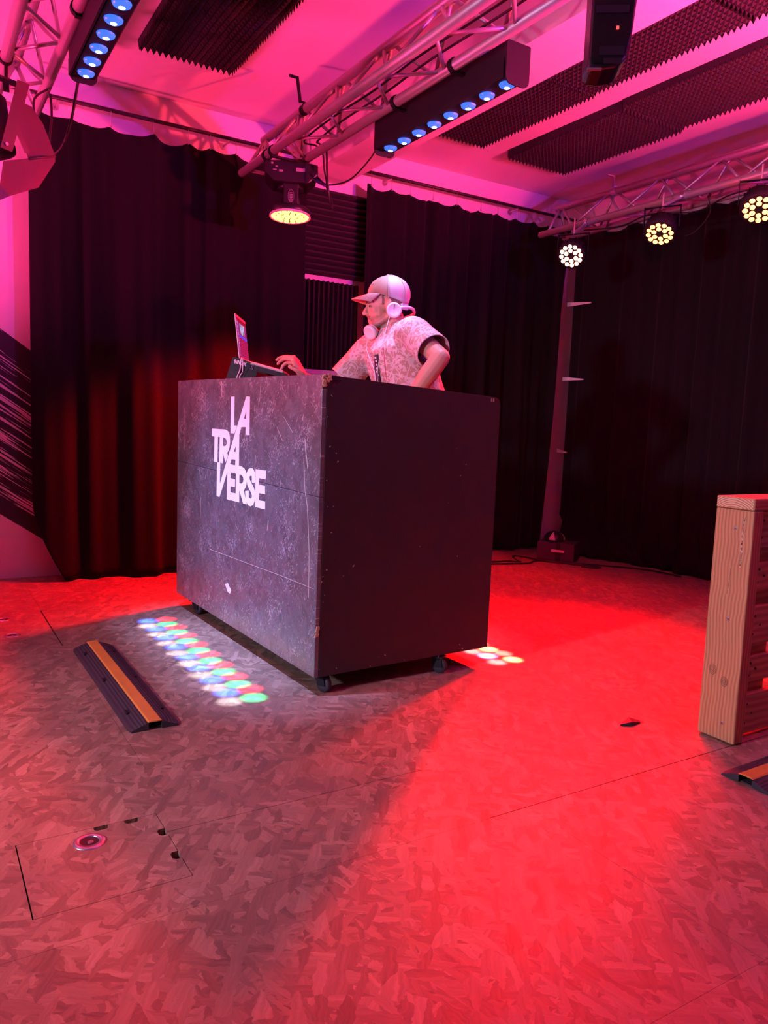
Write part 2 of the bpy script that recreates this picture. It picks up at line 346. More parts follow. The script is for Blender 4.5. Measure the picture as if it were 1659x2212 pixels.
M = dict(
    osb=make_osb_floor(), osb_black=make_osb_black(), mural=make_wall_mural(), velvet=make_velvet(), shirt=make_shirt(), skin=make_skin(),
    slab=mat('dark_subfloor', (0.02, 0.016, 0.014), 0.9, bump=0.2),
    plaster=mat('white_ceiling_paint', (0.80, 0.78, 0.78), 0.75, noise=0.03, nscale=4, bump=0.08, bscale=60),
    wallpaint=mat('white_wall_paint', (0.76, 0.74, 0.74), 0.7, noise=0.03, nscale=4, bump=0.05, bscale=50),
    drapewall=mat('black_masking_wall', (0.02, 0.016, 0.018), 0.95, bump=0.2, bscale=20),
    foam=mat('charcoal_acoustic_foam', (0.034, 0.032, 0.034), 0.95, noise=0.25, nscale=300, bump=0.4, bscale=400, spec=0.15),
    foamw=mat('charcoal_wall_foam', (0.034, 0.032, 0.034), 0.95, noise=0.25, nscale=300, bump=0.4, bscale=400, spec=0.15),
    alu=mat('truss_aluminium', (0.46, 0.44, 0.45), 0.42, 0.55, noise=0.10, nscale=60, bump=0.1, bscale=120),
    steel=mat('bright_steel', (0.6, 0.6, 0.62), 0.3, 0.9, noise=0.06, nscale=40),
    black=mat('black_plastic', (0.012, 0.011, 0.013), 0.42, noise=0.15, nscale=60, bump=0.1, bscale=200),
    blackmetal=mat('black_powder_coat', (0.009, 0.008, 0.010), 0.6, 0.0, noise=0.15, nscale=60, bump=0.12, bscale=260, spec=0.25),
    rubber=mat('black_rubber', (0.028, 0.026, 0.032), 0.6, noise=0.2, nscale=30, bump=0.3, bscale=90),
    yellow=mat('ochre_channel_lid', (0.60, 0.27, 0.045), 0.5, noise=0.18, nscale=12, bump=0.1),
    rail=mat('dark_curtain_rail', (0.02, 0.012, 0.014), 0.5, noise=0.1, nscale=40),
    cable=mat('black_cable_rubber', (0.01, 0.009, 0.010), 0.5, noise=0.1, nscale=40),
    white=mat('white_plastic', (0.78, 0.76, 0.77), 0.4, noise=0.04, nscale=30),
    logo=mat('white_vinyl_lettering', (0.86, 0.84, 0.86), 0.5, noise=0.03, nscale=20),
    greymetal=mat('grey_lantern_paint', (0.065, 0.050, 0.052), 0.45, 0.2, noise=0.08, nscale=30, bump=0.05),
    sidepanel=mat('black_side_panel', (0.017, 0.016, 0.017), 0.5, noise=0.3, nscale=6, bump=0.15, bscale=60),
    rawwood=mat('raw_wood_chips', (0.66, 0.42, 0.24), 0.8, noise=0.35, nscale=160, bump=0.6, bscale=200),
    timber=make_timber('pine_post', 2, (0.33, 0.145, 0.055), (0.66, 0.37, 0.155)), timberx=make_timber('pine_rail', 0, (0.33, 0.145, 0.055), (0.62, 0.35, 0.155)), block=make_timber('pine_board', 0, (0.33, 0.145, 0.055), (0.66, 0.37, 0.155), 0.5),
    endgrain=make_endgrain(),
    capbeige=mat('beige_cap_cotton', (0.36, 0.265, 0.185), 0.85, noise=0.1, nscale=60, bump=0.3, bscale=500),
    capmesh=mat('white_cap_mesh', (0.48, 0.45, 0.48), 0.8, noise=0.12, nscale=300, bump=0.5, bscale=500),
    caplight=mat('cap_brim_cotton', (0.42, 0.34, 0.28), 0.85, noise=0.08, nscale=60, bump=0.3, bscale=500),
    denim=mat('dark_denim', (0.025, 0.03, 0.05), 0.85, noise=0.2, nscale=200, bump=0.3, bscale=300),
    leather=mat('dark_shoe_leather', (0.03, 0.025, 0.025), 0.5, noise=0.2, nscale=60),
    alulap=mat('laptop_aluminium', (0.62, 0.60, 0.60), 0.35, 0.5, noise=0.03, nscale=60),
    parface=mat('par_front_plate', (0.10, 0.06, 0.06), 0.4, noise=0.1, nscale=40),
    led_red=mat('red_led_lens', (0.9, 0.5, 0.3), 0.3, emit=(1.0, 0.50, 0.10), es=4.5),
    led_halo=mat('red_led_surround', (0.8, 0.1, 0.1), 0.3, emit=(1.0, 0.012, 0.012), es=2.2),
    led_redhot=mat('hot_red_led_lens', (0.9, 0.6, 0.4), 0.3, emit=(1.0, 0.72, 0.42), es=7.0),
    led_orange=mat('orange_led_lens', (0.9, 0.5, 0.2), 0.3, emit=(1.0, 0.50, 0.10), es=4.0),
    led_blue=mat('blue_led_lens', (0.02, 0.06, 0.30), 0.25, emit=(0.03, 0.16, 1.0), es=1.3),
    led_core=mat('white_led_core', (0.9, 0.95, 1), 0.25, emit=(0.65, 0.92, 1.0), es=9.0),
    dot_red=mat('red_indicator', (0.8, 0.1, 0.1), 0.3, emit=(1.0, 0.06, 0.06), es=2.0),
    mark=mat('pale_printed_mark', (0.32, 0.28, 0.31), 0.6, noise=0.05, nscale=60),
    purple=mat('blue_power_connector', (0.10, 0.03, 0.55), 0.35, noise=0.05, nscale=60),
    tee=mat('dark_printed_tee', (0.05, 0.045, 0.06), 0.85, noise=0.3, nscale=60),
)

# ================================================================== THE ROOM
X0, X1, Y0, Y1, ZC = -3.6, 5.05, -3.2, 5.05, 2.975
def struct(o, label=None, cat=None): return tag(o, label, cat, kind='structure')
fl_ = struct(MB().box((X0, Y0, -0.08), (X1, Y1, -0.022)).build('floor', M['slab']), 'wood strand board stage floor with thin joints between the sheets', 'floor')

# strand-board sheets: rows of 0.675 m with staggered joints, cut around the hatches
HATCH = (0.175, 0.500, 1.556, 1.862)
HATCH2 = (0.30, 0.526, 3.66, 4.02)
def sheet(x0, x1, y0, y1, g=(0.0006, 0.0006, 0.0012, 0.0012)):
    MB().box((x0 + g[0], y0 + g[2], -0.02), (x1 - g[1], y1 - g[3], 0.0)).build('osb_sheet', M['osb'], fl_)
ys = [1.448 + 0.675 * k for k in range(-7, 6)]
ys = [max(y, Y0) for y in ys if y < Y1] + [Y1]
for r in range(len(ys) - 1):
    ya, yb = ys[r], ys[r + 1]
    if yb - ya < 0.02: continue
    off = (r * 0.83) % 2.5
    xs = [X0] + [x for x in [X0 + off + 2.5 * k for k in range(0, 5)] if X0 + 0.1 < x < X1 - 0.1] + [X1]
    q = 0.0003
    if ya < 1.7 < yb:                                   # row with the floor hatch
        hx0, hx1, hy0, hy1 = HATCH
        sheet(X0, -2.1, ya, yb, (q, q, q, q)); sheet(-2.1, hx0, ya, yb, (q, 0, q, q))
        sheet(hx0, hx1, ya, hy0, (0, 0, q, 0)); sheet(hx0, hx1, hy1, yb, (0, 0, 0, q))
        sheet(hx1, 1.25, ya, 1.762, (0, 0, q, 0.0008)); sheet(hx1, 1.25, 1.762, yb, (0, 0, 0.0008, q))
        sheet(1.25, 2.29, ya, yb, (0, 0.0006, 0.0024, q)); sheet(2.29, X1, ya, yb, (0.0006, 0, 0.0024, q))
    elif ya < 3.7 < yb:
        hx0, hx1, hy0, hy1 = HATCH2
        sheet(X0, hx0, ya, yb, (q, q, q, q)); sheet(hx0, hx1, ya, hy0, (0, 0.002, q, 0.0012)); sheet(hx0, hx1, hy0, yb, (q, 0.003, 0.0012, q)); sheet(hx1, 2.4, ya, yb, (0.003, q, q, q)); sheet(2.4, X1, ya, yb, (q, q, q, q))
    else:
        for k in range(len(xs) - 1): sheet(xs[k], xs[k + 1], ya, yb, (0.0005, 0.0005, q, q))
# hatch lid with finger notches
hx0, hx1, hy0, hy1 = HATCH
def notch_poly():
    e = 0.0018; p = [(hx0 + e + 0.0012, hy0 + 0.0008), (hx1 - e, hy0 + 0.0008)]
    def nr(yc, w=0.016, d=0.021): return [(hx1 - e, yc - w), (hx1 - d * .7, yc - w), (hx1 - d, yc - w * .6), (hx1 - d, yc + w * .6), (hx1 - d * .7, yc + w), (hx1 - e, yc + w)]
    def nt(xc, w=0.017, d=0.020): return [(xc + w, hy1 - e), (xc + w, hy1 - d * .7), (xc + w * .6, hy1 - d), (xc - w * .6, hy1 - d), (xc - w, hy1 - d * .7), (xc - w, hy1 - e)]
    p += nr(1.652) + nr(1.765) + [(hx1 - e, hy1 - e)] + nt(0.437) + nt(0.365) + [(hx0 + e + 0.0012, hy1 - e)]
    return p
MB().prism([(x, y, -0.02) for x, y in notch_poly()], (0, 0, 0.0203)).build('hatch_lid', M['osb'], fl_)
for k, (x, y, r) in enumerate(((0.328, 1.800, 0.035), (0.352, 3.723, 0.034), (0.346, 4.028, 0.030))):
    t = empty('floor_socket', (x, y, 0))
    labels = ['round steel floor socket ring set in the square floor hatch lid', 'steel floor socket ring in the red floor beside the cable ramp', 'small steel socket ring in the floor close to the mural wall']
    tag(t, labels[k], 'floor socket', 'floor sockets')
    ring = MB().lathe((0, 0, 0.0), (0, 0, 1), [(0.0005, r + 0.002), (0.003, r), (0.004, r * 0.9), (0.0042, r * 0.66), (0.001, r * 0.62)], 28)
    ring.f = ring.f[:-2]; ring.mi = ring.mi[:-2]
    ring.build('ring', M['steel'], t, True, True)
    MB().cyl((0, 0, 0.0006), (0, 0, 0.0012), r * 0.64, n=24).build('well', M['black'], t, False, True)
    MB().cyl((0.002, -0.003, 0.0008), (0.002, -0.003, 0.002), r * 0.2, n=12).build('contact', M['steel'], t, False, True)

struct(MB().box((X0, Y1, -0.05), (X1 + .1, Y1 + 0.12, ZC)).build('wall_back', M['mural']), 'white back wall with black diagonal brush strokes', 'wall')
struct(MB().box((X1, Y0, -0.05), (X1 + 0.12, Y1, ZC)).build('wall_right', M['wallpaint']), 'white side wall behind the black curtain', 'wall')
struct(MB().box((X0 - 0.12, Y0, -0.05), (X0, Y1 + .12, ZC)).build('wall_left', M['drapewall']), 'black masked side wall of the hall', 'wall')
struct(MB().box((X0 - .12, Y0 - 0.12, -0.05), (X1 + .12, Y0, ZC)).build('wall_front', M['drapewall']), 'black masked wall of the hall', 'wall')
struct(MB().box((X0 - .12, Y0 - .12, ZC), (X1 + .12, Y1 + .12, ZC + 0.1)).build('ceiling', M['plaster']), 'white painted ceiling lit pink', 'ceiling')
struct(MB().box((2.34, Y0, 2.69), (2.645, Y1, ZC)).build('trim_1', M['plaster']), 'boxed white ceiling beam running above the truss', 'beam')
struct(MB().box((2.30, 5.015, 1.352), (2.88, Y1, 1.383)).build('trim_2', M['wallpaint']), 'narrow painted ledge below the wall foam', 'trim')

# ------------------------------------------------------------------ wall foam behind the performer
def wedge_foam(name, x0, x1, z0, z1, n, horizontal, label):
    yb, d0, d1 = Y1 - 0.002, 0.018, 0.055
    b = MB()
    if horizontal:
        prof = [(Y1 - 0.0, z0)]
        for k in range(n):
            za = z0 + (z1 - z0) * k / n; zb = z0 + (z1 - z0) * (k + 1) / n; h = zb - za
            prof += [(yb - d0, za), (yb - d1, za + h * 0.35), (yb - d1, za + h * 0.62)]
        prof += [(yb - d0, z1), (Y1, z1)]
        b.prism([(x0, y, z) for y, z in prof], (x1 - x0, 0, 0))
    else:
        prof = [(x0, Y1)]
        for k in range(n):
            xa = x0 + (x1 - x0) * k / n; h = (x1 - x0) / n
            prof += [(xa, yb - d0), (xa + h * 0.12, yb - d1), (xa + h * 0.24, yb - d1)]
        prof += [(x1, yb - d0), (x1, Y1)]
        b.prism([(x, y, z0) for x, y in prof], (0, 0, z1 - z0))
    o = b.build(name, M['foamw'], None, False, False, True)
    return tag(o, label, 'acoustic foam', 'acoustic foam on the back wall')
wedge_foam('wall_foam_panel', 2.30, 2.845, 2.045, 2.635, 14, True, 'dark acoustic foam panel with horizontal ridges high on the back wall')
wedge_foam('wall_foam_panel', 2.30, 2.800, 1.385, 2.005, 13, False, 'dark acoustic foam panel with vertical ridges behind the performer')
wedge_foam('wall_foam_panel', 2.30, 2.800, 0.740, 1.345, 14, True, 'dark ridged acoustic foam panel under the painted wall ledge')

# ------------------------------------------------------------------ ceiling foam strips (pyramid foam)
def pyramid_panel(x0, x1, y0, y1, label, group, sag=0.0, p=0.032):
    q_ = 0.032; nx = max(1, round((x1 - x0) / q_)); ny = max(1, round((y1 - y0) / q_)); b = MB()
    zt, zb_, za = ZC, ZC - 0.034 - sag, ZC - 0.052 - sag
    idx = {}
    vs = []
    for j in range(ny + 1):
        for i in range(nx + 1):
            idx[(i, j)] = len(vs); vs.append((x0 + (x1 - x0) * i / nx, y0 + (y1 - y0) * j / ny, zb_))
    fs = []
    for j in range(ny):
        for i in range(nx):
            c = len(vs); vs.append((x0 + (x1 - x0) * (i + .5) / nx, y0 + (y1 - y0) * (j + .5) / ny, za))
            q = [idx[(i, j)], idx[(i + 1, j)], idx[(i + 1, j + 1)], idx[(i, j + 1)]]
            fs += [(q[k], q[(k + 1) % 4], c) for k in range(4)]
            if i == 0: fs += [(q[3], q[0], c)]
    # vertical saw-tooth skirts along the rims so the rim reads as cut pyramids
    b.add(vs, fs)
    zb_, za = ZC - 0.034 - sag, ZC - 0.060 - sag
    for side in range(4):
        n = max(1, round(((y1 - y0) if side < 2 else (x1 - x0)) / p)); pr = []
        for k in range(n + 1):
            f = k / n
            pt_ = (x0 if side == 0 else x1, y0 + (y1 - y0) * f) if side < 2 else (x0 + (x1 - x0) * f, y0 if side == 2 else y1)
            pr.append((pt_[0], pt_[1], zb_ + 0.004))
            if k < n:
                g = (k + .5) / n
                pm = (x0 if side == 0 else x1, y0 + (y1 - y0) * g) if side < 2 else (x0 + (x1 - x0) * g, y0 if side == 2 else y1)
                pr.append((pm[0], pm[1], za))
        top = [(q[0], q[1], zt) for q in (pr[-1], pr[0])]
        nv = (0.004 if side == 0 else -0.004, 0, 0) if side < 2 else (0, 0.004 if side == 2 else -0.004, 0)
        b.prism(pr + top, nv)
    o = b.build('ceiling_foam_panel', M['foam'], None, False, False, True)
    return tag(o, label, 'acoustic foam', group)
G0, G1, G2 = 'foam panels in the strip above the curtain', 'foam panels beside the ceiling beam', 'foam panels above the side truss'
pyramid_panel(1.06, 1.575, 3.36, 4.37, 'charcoal pyramid foam panel above the back curtain, end nearest the wall', G0)
pyramid_panel(1.06, 1.575, 2.35, 3.355, 'charcoal pyramid foam panel in the strip left of the truss, away from the wall', G0)
pyramid_panel(2.66, 3.39, 3.37, 4.40, 'charcoal pyramid foam panel beside the beam, end nearest the back wall', G1)
pyramid_panel(2.66, 3.37, 2.36, 3.365, 'charcoal pyramid foam panel beside the beam, middle of its strip', G1)
pyramid_panel(2.66, 3.36, 1.35, 2.355, 'charcoal pyramid foam panel beside the beam, far from the back wall', G1)
pyramid_panel(3.64, 4.19, 3.39, 4.43, 'charcoal pyramid foam panel above the red spotlights, nearest the back wall', G2, 0.012)
pyramid_panel(3.63, 4.17, 2.38, 3.385, 'charcoal pyramid foam panel above the red spotlights, overlapping its neighbour', G2)
pyramid_panel(3.63, 4.17, 1.37, 2.375, 'charcoal pyramid foam panel above the red spotlights, far from the wall', G2)

# ------------------------------------------------------------------ curtains, rails and hooks
def curtain(name, along, c0, c1, fixed, ztop, hooks, label, seed, side=-1, amp=0.045, wl=0.17, shape0=None, shape1=None, bulge=None, thick=0.006):
    """along 'x' or 'y'; hung sheet with folds; hooks = positions along; shape0/1(z01)-> edge shift"""
    rnd = random.Random(seed); n = int((c1 - c0) / 0.011); nz = 46
    ph = [rnd.uniform(0, 6.28) for _ in range(6)]
    b = MB(); vs = []
    for j in range(nz + 1):
        f = j / nz
        for i in range(n + 1):
            u = i / n
            a0 = c0 + (shape0(f) if shape0 else 0); a1 = c1 + (shape1(f) if shape1 else 0)
            a = a0 + (a1 - a0) * u
            wv = math.sin(2 * PI * a / wl + ph[0] + 0.9 * math.sin(2 * PI * a / 0.61 + ph[1])) * 0.6 + math.sin(2 * PI * a / (wl * 1.9) + ph[2] + 0.3 * f) * 0.5 + 0.25 * math.sin(2 * PI * a / (wl * 0.47) + ph[3] + f)
            am = amp * (0.55 + 0.45 * (1 - f) + 0.25 * math.sin(a * 3.1 + ph[4]))
            d = fixed + am * wv + (bulge(u, f) if bulge else 0)
            # scalloped top between hooks
            sag = 0.0
            if hooks:
                hs = sorted(hooks); lo = max([h for h in hs if h <= a] or [None], key=lambda q: -1e9 if q is None else q); hi = min([h for h in hs if h > a] or [None], key=lambda q: 1e9 if q is None else q)
                if lo is not None and hi is not None: sag = 0.9 * (hi - lo) * 0.16 * math.sin(PI * (a - lo) / (hi - lo)) ** 0.8
            zt = ztop - sag
            z = 0.006 + (zt - 0.006) * f
            vs.append((a, d, z) if along == 'x' else (d, a, z))
    W = n + 1
    b.add(vs, [(j * W + i, j * W + i + 1, (j + 1) * W + i + 1, (j + 1) * W + i) for j in range(nz) for i in range(n)])
    root = empty(name, (0, 0, 0), 0, label, 'curtain', 'black stage curtains')
    root.location = ((c0 + c1) / 2, fixed, 0) if along == 'x' else (fixed, (c0 + c1) / 2, 0)
    o = b.build('cloth', M['velvet'], root, True)
    s = o.modifiers.new('solid', 'SOLIDIFY'); s.thickness = thick
    for h in hooks:
        hk = MB(); x, y = (h, fixed) if along == 'x' else (fixed, h)
        dx = RND.uniform(-0.006, 0.006)
        hk.tube([(x, y, ztop + 0.085), (x + dx, y - 0.012, ztop + 0.07), (x, y - 0.012, ztop + 0.02), (x, y - 0.006, ztop - 0.006)], 0.0022, 5)
        hk.ell((x, y - 0.014, ztop - 0.008), 0.006, 0.006, 0.006, nu=8, nv=5)
        hk.build('hook', M['steel'], root, True)
    return root
def left_edge(f): return 0.0 if f > 0.17 else 0.17 * (1 - f / 0.17) ** 1.6
hookL = [0.62, 0.82, 1.03, 1.28, 1.49, 1.63, 1.80, 2.02, 2.2]
curtain('stage_curtain', 'x', 0.585, 2.30, 4.90, 2.69, hookL, 'black pleated stage curtain beside the brush stroke mural', 3, wl=0.27, amp=0.04, shape0=left_edge, bulge=lambda u, f: -0.05 * (1 - f) ** 6)
hookM = [2.80, 2.97, 3.13, 3.33, 3.55, 3.78, 3.95, 4.15, 4.33, 4.5]
curtain('stage_curtain', 'x', 2.765, 4.80, 4.90, 2.69, hookM, 'black stage curtain between the wall foam and the lit wall gap', 11, wl=0.21, shape1=lambda f: -0.10 - 0.085 * (1 - f) + 0.055 * max(0, (f - 0.75) / 0.25))
hookR = [1.6, 1.95, 2.3, 2.62, 2.95, 3.3, 3.62, 3.95, 4.3, 4.62]
curtain('stage_curtain', 'y', 1.35, 4.885, 4.83, 2.66, hookR, 'long black stage curtain on the side wall behind the truss', 23, wl=0.19, amp=0.035,
        bulge=lambda u, f: -0.22 * max(0, (u - 0.78) / 0.22) ** 1.2 * max(0, (0.12 - f) / 0.12) ** 1.3 - 0.05 * max(0, (0.10 - f) / 0.1) ** 2,
        shape1=lambda f: -0.30 * max(0, (0.11 - f) / 0.11) ** 1.4)
def rail_thing(p0, p1, label, brackets):
    r = empty('curtain_rail', p0, 0, label, 'curtain rail', 'curtain rails')
    MB().cyl(p0, p1, 0.0115, n=10).build('tube', M['rail'], r, True)
    for q in brackets: MB().cyl(q[0], q[1], 0.007, n=8).cyl(Vector(q[1]) - (Vector(q[1]) - Vector(q[0])).normalized() * 0.006, q[1], 0.022, n=12).build('bracket', M['steel'], r)
rail_thing((0.45, 4.9, 2.775), (2.20, 4.9, 2.775), 'black curtain rail over the curtain beside the mural', [((0.75, 4.9, 2.775), (0.75, Y1, 2.775)), ((1.77, 4.9, 2.77), (1.77, Y1, 2.77))])
rail_thing((2.70, 4.9, 2.775), (4.86, 4.9, 2.775), 'black curtain rail over the middle back curtain', [((3.0, 4.9, 2.775), (3.0, Y1, 2.775)), ((4.2, 4.9, 2.775), (4.2, Y1, 2.775))])
rail_thing((4.84, 1.4, 2.745), (4.84, 4.80, 2.745), 'black curtain rail along the side wall behind the truss', [((4.84, 2.2, 2.745), (X1, 2.2, 2.745)), ((4.84, 4.2, 2.745), (X1, 4.2, 2.745))])
# pale slivers added where only lit wall shows between the curtains
for k, (z, ya, yb2, lb) in enumerate(((2.085, 4.66, 4.93, 'upper'), (1.46, 4.69, 4.935, 'middle'), (0.842, 4.83, 4.945, 'lowest'))):
    o = MB().prism([(4.80, yb2, z + 0.021), (4.80, ya, z - 0.004), (4.80, ya, z - 0.014), (4.80, yb2, z - 0.014)], (-0.012, 0, 0)).box((4.79, yb2 - 0.01, z - 0.014), (X1, yb2, z + 0.02)).build('lit_wall_sliver', M['white'], None, False, False, True)
    tag(o, 'pale ' + lb + ' sliver standing in for lit wall in the gap between the curtains', 'bracket', 'lit wall slivers in the curtain gap')

# ================================================================== TRUSSES
def truss(chords, y0, y1, label, pitch=0.45, lace=((0, 1), (0, 2), (1, 2)), hang=()):
    """chords: three (x, z): apex, near lower, far lower"""
    root = empty('lighting_truss', (chords[1][0], (y0 + y1) / 2, chords[1][1]), 0, label, 'truss', 'aluminium lighting trusses')
    for k, (x, z) in enumerate(chords):
        b = MB().cyl((x, y0, z), (x, y1 + (0.05 if k == 1 else 0.0), z), 0.024, n=14)
        ye = y1 + (0.05 if k == 1 else 0.0)
        b.cyl((x, ye - 0.002, z), (x, ye + 0.012, z), 0.021, 0.014, n=14)
        b.build('chord', M['alu'], root, True)
    for li, (a, c) in enumerate(lace):
        y = y1 - 0.06 - 0.07 * li; s = 0; h = pitch / 2
        while y - h > y0:
            A, C = (a, c) if s == 0 else (c, a)
            pa = Vector((chords[A][0], y, chords[A][1])); pc = Vector((chords[C][0], y - h, chords[C][1]))
            d = (pc - pa).normalized()
            MB().cyl(pa + d * 0.018, pc - d * 0.018, 0.0085, n=8).build('brace', M['alu'], root, True)
            y -= h; s ^= 1
    for a, c in ((0, 1), (0, 2), (1, 2)):
        MB().cyl((chords[a][0], y1 - 0.03, chords[a][1]), (chords[c][0], y1 - 0.03, chords[c][1]), 0.011, n=8).build('brace', M['alu'], root, True)
    for (xa, yh, zt2, mm) in hang:
        xt, zt = chords[0]
        b = MB()
        b.lathe((xt, yh - 0.02, zt), (0, 1, 0), [(0, 0.028), (0.04, 0.028)], 14)
        zr = zt + 0.035
        pts = [(xt, yh, zr), (xt + xa * 0.5, yh + 0.03, zr + 0.012), (xt + xa * 0.9, yh + 0.05, zt2 - 0.01), (xt + xa * 0.9 - 0.035, yh + 0.07, zt2)]
        for i in range(3):
            p, q = Vector(pts[i]), Vector(pts[i + 1]); d = (q - p); u, v = basis(d)
            b.obox((p + q) / 2, u, v, d, 0.011, 0.004, d.length / 2 + 0.003)
        b.build('bracket', M[mm], root)
    # drop rod to the ceiling
    b = MB().cyl((chords[0][0], y0 + 0.3, chords[0][1]), (chords[0][0], y0 + 0.3, ZC), 0.008, n=8).cyl((chords[0][0], y0 + 0.3, ZC - 0.008), (chords[0][0], y0 + 0.3, ZC), 0.03, n=14)
    b.build('drop_rod', M['blackmetal'], root)
    return root
truss([(0.47, 2.70), (0.375, 2.50), (0.562, 2.50)], 1.45, 4.40, 'aluminium truss carrying the barn door lantern and an led bar', hang=())
truss([(1.867, 2.70), (1.748, 2.50), (1.955, 2.50)], 1.55, 4.60, 'aluminium truss with moving head hanging beside the ceiling beam', hang=((-0.03, 4.02, 2.885, 'blackmetal'),))
truss([(4.255, 2.70), (4.142, 2.50), (4.345, 2.50)], 1.40, 4.55, 'aluminium truss carrying the row of red spotlights along the side wall', hang=((0.03, 3.98, 2.83, 'alu'),))

# ================================================================== STAGE LIGHTS
# ---- LED bars
def led_bar(xc, y0, y1, z0, z1, wid, label, chord, n=8):
    """housing open below along Y with end plates that reach lower (rounded)"""
    r = empty('led_bar', (xc, (y0 + y1) / 2, z0), 0, label, 'stage light', 'eight cell led bars')
    h = z1 - z0
    b = MB()
    prof = [(-wid, z1), (wid, z1), (wid, z0 + h * 0.30), (wid * 0.80, z0 + h * 0.18), (-wid * 0.80, z0 + h * 0.18), (-wid, z0 + h * 0.55)]
    b.prism([(xc + x, y0 + 0.006, z) for x, z in prof], (0, y1 - y0 - 0.012, 0)).build('housing', M['blackmetal'], r)
    b = MB().box((xc - wid - 0.004, y0 + 0.012, z0 + h * 0.12), (xc - wid + 0.004, y1 - 0.012, z0 + h * 0.60)); b.build('glare_shield', M['blackmetal'], r)
    for ya in (y0, y1 - 0.006):
        p = []
        for (cx_, cz_, a0) in ((wid - 0.03, z0 + 0.03, -90), (wid - 0.005, z1 - 0.005, 0), (-wid + 0.005, z1 - 0.005, 90), (-wid + 0.03, z0 + 0.03, 180)):
            rr = 0.03 if cz_ < z0 + 0.05 else 0.005
            for k in range(5):
                a = rad(a0 + 22.5 * k); p.append((xc + cx_ + rr * math.cos(a), ya, cz_ + rr * math.sin(a)))
        MB().prism(p, (0, 0.006, 0)).build('end_plate', M['blackmetal'], r)
    cells = []
    for k in range(n):
        y = y0 + (y1 - y0) * (k + 0.5) / n
        zc = z0 + h * 0.17
        l = MB().lathe((xc, y, zc + 0.006), (0, 0, -1), [(0, 0.030), (0.006, 0.033), (0.013, 0.030), (0.019, 0.020), (0.021, 0.010)], 20).build('lens', M['led_blue'], r, True)
        MB().ell((xc, y, zc - 0.0145), 0.012, 0.012, 0.0035, nu=12, nv=6).build('led_chip', M['led_core'], l, True)
        cells.append((xc, y, zc - 0.035))
    for yb in (y0 + 0.28, y1 - 0.28):
        zk = min(z1, chord[1] - 0.030) + 0.004
        MB().obox(((xc + chord[0]) / 2, yb, zk), (1, 0, 0), (0, 1, 0), (0, 0, 1), abs(xc - chord[0]) / 2 + 0.012, 0.012, 0.006).lathe((chord[0], yb - 0.012, chord[1]), (0, 1, 0), [(0, 0.0295), (0.024, 0.0295)], 16).build('clamp', M['blackmetal'], r)
    return r, cells
DIE = [((0.01, 0.07, 1.0), -0.045, 0.045, 4.2), ((1.0, 0.02, 0.05), 0.045, 0.045, 1.9), ((0.01, 1.0, 0.38), 0.025, -0.045, 1.4), ((0.62, 0.66, 1.0), -0.065, -0.045, 0.6)]
# bar on the truss with the lantern: throws rows of red, green, blue and white spots on the floor
bar1, cells1 = led_bar(0.628, 2.50, 3.50, 2.345, 2.472, 0.055, 'black led bar with blue cells on the truss beside the lantern', (0.562, 2.50))
for k, c in enumerate(cells1):
    yt = 3.135 + (k - 3.5) * 0.160
    for col, dx, dy, pw in DIE:
        spot('led_bar_beam', c, (1.005 + dx, yt + dy, 0.0), 2600 * pw, col, 2.7, 1.0, 0.010)
    if k % 2 == 0: spot('led_bar_wash', (c[0], c[1] + .06, c[2]), (1.16, yt + 0.08, 0.16), 330, (0.34, 0.38, 1.0), 25, 1.0, 0.02)
# bar on the middle truss: lights the performer and the booth from above
bar2, cells2 = led_bar(2.065, 2.478, 3.49, 2.352, 2.512, 0.06, 'black led bar with blue cells hanging beside the ceiling beam', (1.955, 2.50))
for k, c in enumerate(cells2):
    yt = c[1] - 0.02
    if k < 2:
        for col, dx, dy, pw in DIE: spot('led_bar_beam', c, (2.20 + dx, 2.60 + (k - 0.4) * 0.17 + dy, 0.0), 2600 * pw, tuple(min(1, x * 0.8 + 0.2) for x in col), 2.4, 1.0, 0.012)
    if k in (3, 5, 6, 7): spot('led_bar_wash', c, (2.10, yt, 0.0), 60, (0.40, 0.46, 1.0), 24, 0.9, 0.02)

